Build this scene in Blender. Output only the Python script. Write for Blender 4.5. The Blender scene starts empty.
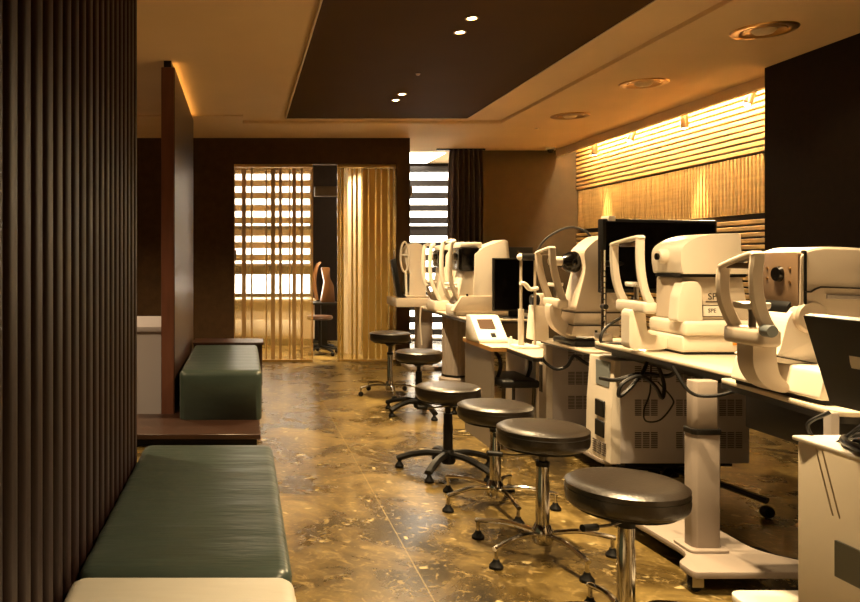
import bpy, bmesh, math, random
from mathutils import Vector, Matrix
random.seed(7)
PI = math.pi
sc = bpy.context.scene
COL = sc.collection
F, CX, CY, H = 630.0, 243.0, 260.0, 1.2      # focal length in pixels, vanishing point, eye height


K = 1.22          # depth scale: focal length in pixels is F * K
KC = [1 / K]      # keeps round things round under the depth scale


def XX(px, Y): return (px - CX) * Y / F
def ZZ(py, Y): return H - (py - CY) * Y / F
def lin(c): return tuple(((v / 12.92) if v <= 0.04045 else ((v + 0.055) / 1.055) ** 2.4) for v in c)
def hexc(h):
    h = h.lstrip('#')
    return lin(tuple(int(h[i:i + 2], 16) / 255 for i in (0, 2, 4)))


# ------------------------------------------------------------------ materials
def pbr(name, col, rough=0.5, metal=0.0, spec=0.5, var=0.0, vscale=8.0, bump=0.0, bscale=40.0, coat=0.0, stretch=None):
    m = bpy.data.materials.new(name); m.use_nodes = True
    nt = m.node_tree; b = nt.nodes['Principled BSDF']
    c = hexc(col) if isinstance(col, str) else col
    b.inputs['Base Color'].default_value = (*c, 1)
    b.inputs['Roughness'].default_value = rough
    b.inputs['Metallic'].default_value = metal
    b.inputs['Specular IOR Level'].default_value = spec
    if coat: b.inputs['Coat Weight'].default_value = coat
    tc = None
    if var or bump:
        tc = nt.nodes.new('ShaderNodeTexCoord')
        mp = nt.nodes.new('ShaderNodeMapping')
        nt.links.new(tc.outputs['Object'], mp.inputs['Vector'])
        if stretch: mp.inputs['Scale'].default_value = stretch
    if var:
        n = nt.nodes.new('ShaderNodeTexNoise'); n.inputs['Scale'].default_value = vscale; n.inputs['Detail'].default_value = 5
        nt.links.new(mp.outputs['Vector'], n.inputs['Vector'])
        r = nt.nodes.new('ShaderNodeValToRGB')
        r.color_ramp.elements[0].position = 0.3; r.color_ramp.elements[1].position = 0.7
        r.color_ramp.elements[0].color = (*[v * (1 - var) for v in c], 1)
        r.color_ramp.elements[1].color = (*[min(1, v * (1 + var)) for v in c], 1)
        nt.links.new(n.outputs['Fac'], r.inputs['Fac']); nt.links.new(r.outputs['Color'], b.inputs['Base Color'])
    if bump:
        n2 = nt.nodes.new('ShaderNodeTexNoise'); n2.inputs['Scale'].default_value = bscale; n2.inputs['Detail'].default_value = 3
        nt.links.new(mp.outputs['Vector'], n2.inputs['Vector'])
        bp = nt.nodes.new('ShaderNodeBump'); bp.inputs['Strength'].default_value = bump; bp.inputs['Distance'].default_value = 0.01
        nt.links.new(n2.outputs['Fac'], bp.inputs['Height']); nt.links.new(bp.outputs['Normal'], b.inputs['Normal'])
    return m


def emit(name, col, s):
    m = bpy.data.materials.new(name); m.use_nodes = True
    nt = m.node_tree; b = nt.nodes['Principled BSDF']
    b.inputs['Base Color'].default_value = (*col, 1)
    b.inputs['Emission Color'].default_value = (*col, 1); b.inputs['Emission Strength'].default_value = s
    return m


def film(name, col, transp, rough=0.3, noise=0.0):
    """thin film or glass: part transparent, part translucent and diffuse, with a reflection"""
    m = bpy.data.materials.new(name); m.use_nodes = True
    nt = m.node_tree; nt.nodes.clear()
    out = nt.nodes.new('ShaderNodeOutputMaterial')
    c = hexc(col) if isinstance(col, str) else col
    d = nt.nodes.new('ShaderNodeBsdfDiffuse'); d.inputs['Color'].default_value = (*c, 1)
    tl = nt.nodes.new('ShaderNodeBsdfTranslucent'); tl.inputs['Color'].default_value = (*c, 1)
    mx = nt.nodes.new('ShaderNodeMixShader'); mx.inputs[0].default_value = 0.5
    nt.links.new(d.outputs[0], mx.inputs[1]); nt.links.new(tl.outputs[0], mx.inputs[2])
    tr = nt.nodes.new('ShaderNodeBsdfTransparent')
    m2 = nt.nodes.new('ShaderNodeMixShader'); m2.inputs[0].default_value = transp
    nt.links.new(mx.outputs[0], m2.inputs[1]); nt.links.new(tr.outputs[0], m2.inputs[2])
    g = nt.nodes.new('ShaderNodeBsdfGlossy'); g.inputs['Roughness'].default_value = rough
    fr = nt.nodes.new('ShaderNodeFresnel'); fr.inputs['IOR'].default_value = 1.45
    m3 = nt.nodes.new('ShaderNodeMixShader')
    nt.links.new(fr.outputs[0], m3.inputs[0]); nt.links.new(m2.outputs[0], m3.inputs[1]); nt.links.new(g.outputs[0], m3.inputs[2])
    nt.links.new(m3.outputs[0], out.inputs['Surface'])
    return m


def floor_material():
    m = bpy.data.materials.new('polished_stone_floor'); m.use_nodes = True
    nt = m.node_tree; N = nt.nodes.new; L = nt.links.new; b = nt.nodes['Principled BSDF']
    tc = N('ShaderNodeTexCoord')
    n1 = N('ShaderNodeTexNoise'); n1.inputs['Scale'].default_value = 2.2; n1.inputs['Detail'].default_value = 10; n1.inputs['Roughness'].default_value = 0.68
    n1.inputs['Distortion'].default_value = 0.6
    L(tc.outputs['Object'], n1.inputs['Vector'])
    r1 = N('ShaderNodeValToRGB'); e = r1.color_ramp.elements
    e[0].position = 0.36; e[0].color = (*hexc('241c0b'), 1); e[1].position = 0.68; e[1].color = (*hexc('8c7744'), 1)
    x = r1.color_ramp.elements.new(0.5); x.color = (*hexc('4f3f1d'), 1)
    L(n1.outputs['Fac'], r1.inputs['Fac'])
    # chips of paler stone, bent by noise
    n3 = N('ShaderNodeTexNoise'); n3.inputs['Scale'].default_value = 6; n3.inputs['Detail'].default_value = 4
    L(tc.outputs['Object'], n3.inputs['Vector'])
    mixv = N('ShaderNodeVectorMath'); mixv.operation = 'MULTIPLY_ADD'; mixv.inputs[1].default_value = (0.22, 0.22, 0)
    L(n3.outputs['Color'], mixv.inputs[0]); L(tc.outputs['Object'], mixv.inputs[2])
    v = N('ShaderNodeTexVoronoi'); v.inputs['Scale'].default_value = 12.0; v.inputs['Randomness'].default_value = 1
    L(mixv.outputs[0], v.inputs['Vector'])
    rc = N('ShaderNodeValToRGB'); rc.color_ramp.elements[0].position = 0.13; rc.color_ramp.elements[0].color = (1, 1, 1, 1)
    rc.color_ramp.elements[1].position = 0.22; rc.color_ramp.elements[1].color = (0, 0, 0, 1)
    L(v.outputs['Distance'], rc.inputs['Fac'])
    sep = N('ShaderNodeSeparateColor'); L(v.outputs['Color'], sep.inputs[0])
    gt = N('ShaderNodeMath'); gt.operation = 'GREATER_THAN'; gt.inputs[1].default_value = 0.6; L(sep.outputs[0], gt.inputs[0])
    ml = N('ShaderNodeMath'); ml.operation = 'MULTIPLY'; L(rc.outputs['Color'], ml.inputs[0]); L(gt.outputs[0], ml.inputs[1])
    ml2 = N('ShaderNodeMath'); ml2.operation = 'MULTIPLY'; ml2.inputs[1].default_value = 0.65; L(ml.outputs[0], ml2.inputs[0])
    mc = N('ShaderNodeMix'); mc.data_type = 'RGBA'; mc.inputs['B'].default_value = (*hexc('c8b583'), 1)
    L(ml2.outputs[0], mc.inputs['Factor']); L(r1.outputs['Color'], mc.inputs['A'])
    # fine pale streaks
    n4 = N('ShaderNodeTexNoise'); n4.inputs['Scale'].default_value = 20; n4.inputs['Detail'].default_value = 6; n4.inputs['Distortion'].default_value = 1.5
    L(tc.outputs['Object'], n4.inputs['Vector'])
    r4 = N('ShaderNodeValToRGB'); r4.color_ramp.elements[0].position = 0.54; r4.color_ramp.elements[0].color = (0, 0, 0, 1)
    r4.color_ramp.elements[1].position = 0.7; r4.color_ramp.elements[1].color = (0.55, 0.55, 0.55, 1)
    L(n4.outputs['Fac'], r4.inputs['Fac'])
    mc2 = N('ShaderNodeMix'); mc2.data_type = 'RGBA'; mc2.inputs['B'].default_value = (*hexc('a8915f'), 1)
    L(r4.outputs['Color'], mc2.inputs['Factor']); L(mc.outputs['Result'], mc2.inputs['A'])
    # saw-cut joints every 1.5 m
    sx = N('ShaderNodeSeparateXYZ'); L(tc.outputs['Object'], sx.inputs[0])
    facs = []
    for ax, off in (('X', 0.673), ('Y', 3.2 * K)):
        a = N('ShaderNodeMath'); a.operation = 'SUBTRACT'; a.inputs[1].default_value = off; L(sx.outputs[ax], a.inputs[0])
        p = N('ShaderNodeMath'); p.operation = 'PINGPONG'; p.inputs[1].default_value = 0.75; L(a.outputs[0], p.inputs[0])
        l = N('ShaderNodeMath'); l.operation = 'LESS_THAN'; l.inputs[1].default_value = 0.0028; L(p.outputs[0], l.inputs[0])
        facs.append(l)
    mxx = N('ShaderNodeMath'); mxx.operation = 'MAXIMUM'; L(facs[0].outputs[0], mxx.inputs[0]); L(facs[1].outputs[0], mxx.inputs[1])
    mm = N('ShaderNodeMath'); mm.operation = 'MULTIPLY'; mm.inputs[1].default_value = 0.3; L(mxx.outputs[0], mm.inputs[0])
    mc3 = N('ShaderNodeMix'); mc3.data_type = 'RGBA'; mc3.inputs['B'].default_value = (*hexc('bfa873'), 1)
    L(mm.outputs[0], mc3.inputs['Factor']); L(mc2.outputs['Result'], mc3.inputs['A'])
    L(mc3.outputs['Result'], b.inputs['Base Color'])
    rr = N('ShaderNodeMapRange'); rr.inputs['To Min'].default_value = 0.2; rr.inputs['To Max'].default_value = 0.36
    L(n1.outputs['Fac'], rr.inputs['Value']); L(rr.outputs[0], b.inputs['Roughness'])
    bp = N('ShaderNodeBump'); bp.inputs['Strength'].default_value = 0.06; bp.inputs['Distance'].default_value = 0.01
    L(n3.outputs['Fac'], bp.inputs['Height']); L(bp.outputs['Normal'], b.inputs['Normal'])
    return m


M = {}
M['floor'] = floor_material()
M['ceil'] = pbr('ceiling_paint', 'd8ba8e', 0.9, var=0.03, vscale=2)
M['tray_dark'] = pbr('dark_ceiling_panel', '48300f', 0.85, spec=.1, var=0.06, vscale=2)
M['cream'] = pbr('cream_trim', 'd9c6a6', 0.7)
M['batten'] = pbr('dark_wood_battens', '26120f', 0.55, spec=.28, var=0.25, vscale=3, stretch=(8, 8, 0.6), bump=0.05, bscale=60)
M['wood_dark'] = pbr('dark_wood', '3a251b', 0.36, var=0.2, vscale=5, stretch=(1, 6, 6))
M['wood_red'] = pbr('reddish_brown_wood', '6b4334', 0.4, var=0.15, vscale=4, stretch=(6, 6, 0.7))
M['wall_brown'] = pbr('brown_wall_covering', '46331f', 0.8, spec=.2, var=0.15, vscale=14, bump=0.15, bscale=90)
M['wall_gold'] = pbr('tan_wall_covering', '4a3a1f', 0.75, var=0.08, vscale=10, bump=0.12, bscale=90)
M['wall_dark'] = pbr('dark_wall', '20160b', 0.75, spec=.15, var=0.15, vscale=20, bump=0.12, bscale=120)
M['slat_gold'] = pbr('golden_wood_slats', 'b8955a', 0.5, var=0.14, vscale=6, stretch=(1, 0.6, 6))
M['slat_back'] = pbr('slat_backing', '1c140c', 0.8)
M['leather_green'] = pbr('green_leather', '3b4843', 0.34, spec=0.5, var=0.1, vscale=6, bump=0.35, bscale=5, stretch=(1.2, 6, 3))
M['leather_white'] = pbr('white_leather', 'cfccc2', 0.42, var=0.03, bump=0.2, bscale=5, stretch=(1.2, 6, 3))
M['leather_black'] = pbr('black_leather', '1c140c', 0.32, spec=0.75, bump=0.12, bscale=120)
M['black_plastic'] = pbr('black_plastic', '0b0a08', 0.45, spec=.35)
M['black_gloss'] = pbr('black_gloss', '0b0a09', 0.16)
M['rubber'] = pbr('black_rubber', '0a0908', 0.6, spec=.25)
M['cable'] = pbr('black_cable', '100e0d', 0.45)
M['chrome'] = pbr('chrome', 'c8c4bd', 0.13, metal=1.0)
M['steel'] = pbr('brushed_steel', 'a8a29a', 0.32, metal=1.0)
M['dark_steel'] = pbr('dark_steel', '57524b', 0.3, metal=1.0)
M['bronze'] = pbr('bronze', '5a4024', 0.4, metal=.6)
M['brass'] = pbr('brushed_brass', 'b08a54', 0.3, metal=1.0)
M['device'] = pbr('cream_device_plastic', 'e0d6c6', 0.36, var=0.02)
M['device2'] = pbr('beige_device_plastic', 'c9bba8', 0.4, var=0.02)
M['device_grey'] = pbr('grey_device_plastic', '9d958f', 0.4)
M['device_mauve'] = pbr('grey_mauve_metal_case', 'c0b8b6', 0.5, var=0.03)
M['face_brown'] = pbr('brown_front_plate', '6d5843', 0.35)
M['white'] = pbr('white_plastic', 'ebe5da', 0.38)
M['laminate'] = pbr('cream_laminate', 'd9ccb6', 0.25)
M['edge_black'] = pbr('black_edge_band', '120f0c', 0.45)
M['grey_leg'] = pbr('greige_metal_column', '9c9086', 0.42, var=0.03)
M['grey_panel'] = pbr('grey_desk_panel', '857b70', 0.5)
M['desk_wood'] = pbr('honey_wood_desk_edge', 'bd8b49', 0.4, var=0.12, vscale=6, stretch=(6, 1, 6))
M['cart_white'] = pbr('cream_cart_panel', 'd6c9b2', 0.45, var=0.02)
M['blue_grey'] = pbr('blue_grey_plastic', '7d8383', 0.45)
M['screen'] = pbr('dark_screen', '5b4a3e', 0.12)
M['vent'] = pbr('vent_slots', '5a5048', 0.7)
M['curtain'] = pbr('dark_grey_brown_curtain', '75665a', 0.85, var=0.08, vscale=20)
M['blind'] = pbr('blind_fabric', '2f2822', 0.85)
M['blind_light'] = pbr('tan_blind_fabric', 'b49c74', 0.85)
M['blind_light'] = film('tan_blind_fabric', 'd2ae74', 0.05, .8)
M['white_paint'] = pbr('white_painted_wall', 'd8d2c6', 0.7)
M['counter_grey'] = pbr('pale_grey_panel', 'b3aeb6', 0.5)
M['back_brown'] = pbr('brown_plastic', '7a5430', 0.4)
M['orange'] = pbr('orange_indicator', 'd8922c', 0.4)
M['film_brown'] = film('brown_glass_stripes', 'd2ae74', 0.03)
M['film_gold'] = film('gold_glass_stripes', 'cda956', 0.06)
M['glass'] = film('tinted_door_glass', 'd0ad62', 0.66, 0.08)
M['gold_trim'] = pbr('gold_metal_trim', 'c9a561', 0.3, metal=0.8)
M['sheer'] = film('sheer_window_film', 'f2ecdd', 0.35)
M['winglass'] = film('window_glass', 'ffffff', 0.93, 0.05)
WARM = (1.0, 0.71, 0.37)
M['lamp'] = emit('lit_lamp_lens', (1.0, 0.78, 0.45), 22)
M['led'] = emit('warm_led_strip', (1.0, 0.80, 0.48), 85)
M['led_dim'] = emit('warm_led_line', (1.0, 0.50, 0.12), 2.2)
M['panel_light'] = emit('ceiling_light_panel', (1.0, 0.93, 0.8), 3.5)


# ------------------------------------------------------------------ mesh helpers
def merge(bm, t):
    me = bpy.data.meshes.new('t'); t.to_mesh(me); t.free(); bm.from_mesh(me); bpy.data.meshes.remove(me)


def bx(bm, x0, x1, y0, y1, z0, z1, bev=0.0, seg=2):
    t = bmesh.new(); bmesh.ops.create_cube(t, size=1)
    for v in t.verts:
        v.co = Vector(((x0 + x1) / 2 + v.co.x * (x1 - x0), (y0 + y1) / 2 + v.co.y * (y1 - y0), (z0 + z1) / 2 + v.co.z * (z1 - z0)))
    if bev: bmesh.ops.bevel(t, geom=t.edges[:], offset=bev, segments=seg, affect='EDGES', profile=0.5, clamp_overlap=True)
    merge(bm, t); return bm


def box(*a, **k): return bx(bmesh.new(), *a, **k)


def prism(poly, axis, a0, a1, bev=0.0, seg=2, bm=None):
    bm = bm or bmesh.new(); t = bmesh.new()
    def mk(p, a):
        return Vector((p[0], a, p[1])) if axis == 'y' else (Vector((p[0], p[1], a)) if axis == 'z' else Vector((a, p[0], p[1])))
    A = [t.verts.new(mk(p, a0)) for p in poly]; B = [t.verts.new(mk(p, a1)) for p in poly]
    t.faces.new(A); t.faces.new(B[::-1])
    n = len(poly)
    for i in range(n): t.faces.new((A[i], B[i], B[(i + 1) % n], A[(i + 1) % n]))
    bmesh.ops.recalc_face_normals(t, faces=t.faces[:])
    if bev: bmesh.ops.bevel(t, geom=t.edges[:], offset=bev, segments=seg, affect='EDGES', profile=0.5, clamp_overlap=True)
    merge(bm, t); return bm


def ppx(pts, Yn, Yf, bev=0.0, seg=2, bm=None):
    """side profile measured on the photo at depth Yn, extruded back to Yf"""
    return prism([(XX(x, Yn), ZZ(y, Yn)) for x, y in pts], 'y', Yn, Yf, bev, seg, bm)


def rpoly(pts, r, n=5):
    """round the corners of a polygon; r may be one value or a list"""
    out = []; k = len(pts)
    for i, p in enumerate(pts):
        rr = r[i] if isinstance(r, (list, tuple)) else r
        p = Vector(p); a = Vector(pts[i - 1]); c = Vector(pts[(i + 1) % k])
        if rr <= 0: out.append(tuple(p)); continue
        d0 = min(rr, (a - p).length * .49); d1 = min(rr, (c - p).length * .49)
        s = p + (a - p).normalized() * d0; e = p + (c - p).normalized() * d1
        for j in range(n + 1):
            t = j / n; out.append(tuple(s * (1 - t) ** 2 + p * 2 * t * (1 - t) + e * t * t))
    return out


def spline(pts, n=8, closed=False):
    P = [Vector(p) for p in pts]
    if len(P) < 3: return P
    out = []; k = len(P)
    for i in range(k - 1):
        p0 = P[i - 1] if i > 0 else P[0] * 2 - P[1]; p1 = P[i]; p2 = P[i + 1]; p3 = P[i + 2] if i + 2 < k else P[-1] * 2 - P[-2]
        for j in range(n):
            t = j / n
            out.append(0.5 * ((2 * p1) + (p2 - p0) * t + (2 * p0 - 5 * p1 + 4 * p2 - p3) * t * t + (3 * p1 - p0 - 3 * p2 + p3) * t ** 3))
    out.append(P[-1]); return out


def squash(v): return Vector((v.x, v.y * KC[0], v.z))


def tube(pts, r, n=10, sm=0, bm=None, cap=True):
    bm = bm or bmesh.new()
    P = spline(pts, sm) if sm else [Vector(p) for p in pts]
    k = len(P); R = r if isinstance(r, (list, tuple)) else [r] * k
    if len(R) != k:
        R = [R[min(len(R) - 1, int(i / (k - 1) * (len(R) - 1)))] * (1 - (i / (k - 1) * (len(R) - 1)) % 1) + R[min(len(R) - 1, int(i / (k - 1) * (len(R) - 1)) + 1)] * ((i / (k - 1) * (len(R) - 1)) % 1) for i in range(k)]
    T = [((P[min(i + 1, k - 1)] - P[max(i - 1, 0)]).normalized()) for i in range(k)]
    up = Vector((0, 0, 1)) if abs(T[0].z) < 0.9 else Vector((1, 0, 0))
    N = (up - T[0] * up.dot(T[0])).normalized(); rings = []
    for i in range(k):
        N = (N - T[i] * N.dot(T[i])).normalized(); B = T[i].cross(N)
        rings.append([bm.verts.new(P[i] + squash((N * math.cos(a) + B * math.sin(a)) * R[i])) for a in [2 * PI * j / n for j in range(n)]])
    for i in range(k - 1):
        for j in range(n): bm.faces.new((rings[i][j], rings[i][(j + 1) % n], rings[i + 1][(j + 1) % n], rings[i + 1][j]))
    if cap: bm.faces.new(rings[0][::-1]); bm.faces.new(rings[-1])
    return bm


def strap(pts, w, t, ref=(1, 0, 0), sm=0, bm=None, rnd=0.35):
    """flat rounded bar along a path; w measured along ref, t across it"""
    bm = bm or bmesh.new(); P = spline(pts, sm) if sm else [Vector(p) for p in pts]
    k = len(P); ref = Vector(ref); rings = []
    c = rnd * min(w, t)
    W = w if isinstance(w, (list, tuple)) else None
    for i in range(k):
        T = (P[min(i + 1, k - 1)] - P[max(i - 1, 0)]).normalized()
        a = (ref - T * ref.dot(T)).normalized(); b = T.cross(a)
        hw, ht = w / 2, t / 2
        sh = [(-hw + c, -ht), (hw - c, -ht), (hw, -ht + c), (hw, ht - c), (hw - c, ht), (-hw + c, ht), (-hw, ht - c), (-hw, -ht + c)]
        rings.append([bm.verts.new(P[i] + a * u + b * v) for u, v in sh])
    for i in range(k - 1):
        for j in range(8): bm.faces.new((rings[i][j], rings[i][(j + 1) % 8], rings[i + 1][(j + 1) % 8], rings[i + 1][j]))
    bm.faces.new(rings[0][::-1]); bm.faces.new(rings[-1]); return bm


def lathe(prof, n=36, c=(0, 0, 0), bm=None, axis='z'):
    bm = bm or bmesh.new(); c = Vector(c); rings = []
    def pt(r, h, a):
        u, v = r * math.cos(a), r * math.sin(a)
        return c + squash(Vector((u, v, h)) if axis == 'z' else (Vector((h, u, v)) if axis == 'x' else Vector((u, h, v))))
    for r, h in prof:
        rings.append([bm.verts.new(pt(r, h, 0))] if r < 1e-6 else [bm.verts.new(pt(r, h, 2 * PI * j / n)) for j in range(n)])
    for a, b in zip(rings, rings[1:]):
        for j in range(n):
            q = (j + 1) % n
            if len(a) == 1 and len(b) > 1: bm.faces.new((a[0], b[q], b[j]))
            elif len(b) == 1 and len(a) > 1: bm.faces.new((a[j], a[q], b[0]))
            elif len(a) > 1: bm.faces.new((a[j], a[q], b[q], b[j]))
    closed = prof[0] == prof[-1]
    if len(rings[0]) > 1 and not closed: bm.faces.new(rings[0][::-1])
    if len(rings[-1]) > 1 and not closed: bm.faces.new(rings[-1])
    if closed: bmesh.ops.remove_doubles(bm, verts=rings[0] + rings[-1], dist=1e-6)
    return bm


def ball(c, r, sx=1, sy=1, sz=1, bm=None, u=20, v=12):
    bm = bm or bmesh.new(); t = bmesh.new(); bmesh.ops.create_uvsphere(t, u_segments=u, v_segments=v, radius=r)
    for q in t.verts: q.co = Vector((c[0] + q.co.x * sx, c[1] + q.co.y * sy * KC[0], c[2] + q.co.z * sz))
    merge(bm, t); return bm


def rot_about(bm, p, ang, ax):
    bmesh.ops.rotate(bm, verts=bm.verts[:], cent=Vector(p), matrix=Matrix.Rotation(ang, 3, ax)); return bm


LOCAL = set()
def root_of(o):
    while o.parent: o = o.parent
    return o


def obj(name, bm, mat, parent=None, angle=38, label=None, scale=True):
    bmesh.ops.recalc_face_normals(bm, faces=bm.faces[:])
    if parent is not None:
        r = root_of(parent)
        if r.name not in LOCAL:
            for v in bm.verts: v.co.y *= K; v.co -= r.location
    elif scale:
        for v in bm.verts: v.co.y *= K
    me = bpy.data.meshes.new(name); bm.to_mesh(me); bm.free()
    me.materials.append(M[mat] if isinstance(mat, str) else mat)
    for p in me.polygons: p.use_smooth = True
    me.set_sharp_from_angle(angle=math.radians(angle))
    o = bpy.data.objects.new(name, me); COL.objects.link(o)
    if parent is not None: o.parent = parent
    if label: o['label'] = label
    return o


def thing(name, label, cat, loc=(0, 0, 0), group=None, local=False, rz=0.0):
    o = bpy.data.objects.new(name, None); COL.objects.link(o); o.location = (loc[0], loc[1] * K, loc[2]); o.empty_display_size = 0.1
    o['label'] = label; o['category'] = cat
    if group: o['group'] = group
    if local: LOCAL.add(o.name); o.rotation_euler.z = rz
    return o


def single(name, bm, mat, label, cat, group=None, origin=None):
    o = obj(name, bm, mat)
    o['label'] = label; o['category'] = cat
    if group: o['group'] = group
    return o


def struct(name, bm, mat, parent=None):
    o = obj(name, bm, mat, parent)
    if parent is None: o['kind'] = 'structure'
    return o


def text(name, s, size, mat, parent, loc, rot, depth=0.0006):
    cu = bpy.data.curves.new('txt', 'FONT'); cu.body = s; cu.size = size; cu.extrude = depth; cu.align_x = 'CENTER'; cu.align_y = 'CENTER'
    t = bpy.data.objects.new('txt', cu); COL.objects.link(t)
    dg = bpy.context.evaluated_depsgraph_get(); me = bpy.data.meshes.new_from_object(t.evaluated_get(dg))
    bpy.data.objects.remove(t); bm = bmesh.new(); bm.from_mesh(me); bpy.data.meshes.remove(me)
    bmesh.ops.transform(bm, matrix=Matrix.Translation(loc) @ rot, verts=bm.verts[:])
    return obj(name, bm, mat, parent)


FACE_Y = Matrix.Rotation(PI / 2, 4, 'X')            # text upright, read from -Y

# ================================================================== SETTING
CEIL = 2.635
struct('floor', box(-3.0, 4.55, -1.5, 9.5, -0.1, 0), 'floor')
# ceiling: outer slabs, shallow raised tray, dark inset panel, cove on the right
c = box(-3.0, 0.0, -1.5, 6.28, CEIL + .012, CEIL + .3)
bx(c, -3.0, 0.0, 6.28, 8.2, CEIL, CEIL + .3)
bx(c, 2.71, 4.07, -1.5, 8.2, CEIL, CEIL + .3); bx(c, 0.0, 2.71, 6.62, 8.2, CEIL, CEIL + .3)
bx(c, 0.0, 2.71, -1.5, 6.62, CEIL + .03, CEIL + .3)
bx(c, 4.07, 4.12, 4.6, 8.2, CEIL - .085, CEIL + .3)
bx(c, 4.12, 4.55, 4.6, 8.2, CEIL + .12, CEIL + .3); bx(c, 4.07, 4.55, -1.5, 4.6, CEIL, CEIL + .3)
bx(c, -3.0, 4.55, 8.2, 9.5, CEIL, CEIL + .3)
ceiling = struct('ceiling', c, 'ceil')
struct('dark_panel', box(0.44, 2.276, -1.5, 6.39, CEIL + .002, CEIL + .03), 'tray_dark', ceiling)
e = box(0.43, 0.44, -1.5, 6.4, CEIL - .004, CEIL + .03); bx(e, 2.276, 2.286, -1.5, 6.4, CEIL - .004, CEIL + .03); bx(e, 0.43, 2.286, 6.39, 6.4, CEIL - .004, CEIL + .03)
struct('panel_edge', e, 'cream', ceiling)

# left slatted screen wall
bm = box(-0.58, -0.462, -1.5, 2.57, 0, CEIL)
y = -1.46
while y < 2.56:
    bx(bm, -0.465, -0.425, y, y + .052, 0, CEIL, bev=.014, seg=3); y += .0745
struct('wall_left', bm, 'batten')
struct('wall_far_left', box(-3.1, -3.0, -1.5, 9.5, 0, CEIL + .3), 'wall_brown')
struct('wall_rear', box(-3.0, 4.55, -1.6, -1.5, 0, CEIL + .3), 'wall_brown')
# back wall with the sliding door opening
zt = 2.33
bm = box(-3.0, -0.106, 7.41, 7.53, 0, CEIL); bx(bm, -0.106, 1.81, 7.41, 7.53, zt, CEIL); bx(bm, 1.81, 1.964, 7.41, 7.53, 0, CEIL)
struct('wall_back', bm, 'wall_brown')
struct('wall_back_right', box(2.75, 4.55, 8.25, 8.35, 0, CEIL + .2), 'wall_gold')
# right: dark near wall, slatted wall beyond
struct('wall_right', box(3.9, 4.55, -1.5, 4.71, 0, CEIL), 'wall_dark')
bm = box(4.42, 4.55, 4.71, 8.25, 0, CEIL + .12)
wr = struct('wall_slatted', bm, 'slat_back')
bm = bmesh.new(); z = 2.115
while z < CEIL + .1:
    bx(bm, 4.36, 4.42, 4.71, 8.25, z, z + .037, bev=.004, seg=1); z += .054
z = 0.05
while z < 1.55:
    bx(bm, 4.36, 4.42, 4.71, 8.25, z, z + .037, bev=.004, seg=1); z += .054
struct('horizontal_slats', bm, 'slat_gold', wr)
bm = bmesh.new(); y = 4.715
while y < 8.24:
    bx(bm, 4.37, 4.42, y, y + .021, 1.6, 2.098); y += .0415
struct('vertical_slats', bm, 'slat_gold', wr)
# partition behind the far bench
pt = struct('wall_partition', box(-0.594, -0.5, 4.57, 6.3, 0, CEIL - .035, bev=.004, seg=1), 'wood_red')
struct('side_panel', box(-.5, -.496, 4.575, 6.3, 0, CEIL - .036), 'wood_dark', pt)  # thin sheet put on to make the partition's right face darker
struct('top_cap', box(-0.575, -0.519, 4.572, 6.3, CEIL - .035, CEIL + .011), 'black_plastic', pt)
o = single('led_strip', box(-0.5185, -0.502, 4.62, 6.28, CEIL - .034, CEIL - .024), 'led_dim', 'thin warm light strip along the top edge of the brown partition', 'light strip')
# dark recess panel above the doorway and the wall's inner room
struct('wall_window', prism([(-3.0, 0), (-3.0, CEIL + .2), (4.55, CEIL + .2), (4.55, 0)], 'y', 9.42, 9.5), 'wall_dark') if False else None
yw = 9.36
bm = box(-3.0, -0.22, yw, yw + .1, 0, CEIL); bx(bm, 1.04, 2.30, yw, yw + .1, 0, CEIL); bx(bm, 3.2, 4.55, yw, yw + .1, 0, CEIL)
bx(bm, -0.22, 1.04, yw, yw + .1, 2.58, CEIL); bx(bm, -0.22, 1.04, yw, yw + .1, 0, .66); bx(bm, 2.30, 3.2, yw, yw + .1, 2.55, CEIL)
bx(bm, -0.22, 1.04, yw, yw + .1, .985, 1.13)
struct('wall_window_side', bm, 'wall_dark')
for nm, x0, x1, z0, z1 in (('window_1', -0.22, 1.04, .66, 2.58), ('window_2', 2.30, 3.2, 0, 2.55)):
    bm = bmesh.new()
    for a, b_ in ((x0, x0 + .04), (x1 - .04, x1)): bx(bm, a, b_, yw + .03, yw + .08, z0, z1)
    for a, b_ in ((z0, z0 + .04), (z1 - .04, z1), (1.64, 1.71)): bx(bm, x0, x1, yw + .03, yw + .08, a, b_)
    w = struct(nm, bm, 'blind')
    struct('pane', box(x0 + .01, x1 - .01, yw + .05, yw + .056, z0, z1), 'winglass', w)
# a pale pier standing in the back room behind the right door
struct('wall_pier', box(1.33, 1.50, 8.0, 8.3, 0, CEIL), 'white_paint')
struct('trim_1', box(.98, 2.3, 8.55, 8.7, 2.07, 2.2), 'wall_gold')
struct('wall_back_room', box(2.2, 2.3, 7.53, 9.36, 0, CEIL), 'wall_brown') if False else None


# blinds: striped (zebra) roller blinds
def blind(name, x0, x1, ztop, zbot, label, mat):
    t = thing(name, label, 'window blind', ((x0 + x1) / 2, yw - .05, zbot), 'striped roller blinds')
    obj('cassette', box(x0, x1, yw - .09, yw - .02, ztop, ztop + .07, bev=.008), mat, t)
    bm = bmesh.new(); P = .1832; z = ZZ(183.2, 9.31)
    z0 = z - math.floor((z - zbot) / P) * P
    while z0 < ztop:
        a, b_ = max(zbot, z0 - .047), min(ztop, z0 + .047)
        if b_ > a: bx(bm, x0 + .005, x1 - .005, yw - .052, yw - .048, a, b_)
        z0 += P
    obj('fabric_bands', bm, mat, t)
    obj('bottom_rail', box(x0, x1, yw - .06, yw - .04, zbot - .03, zbot), 'white', t)
    return t


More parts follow.
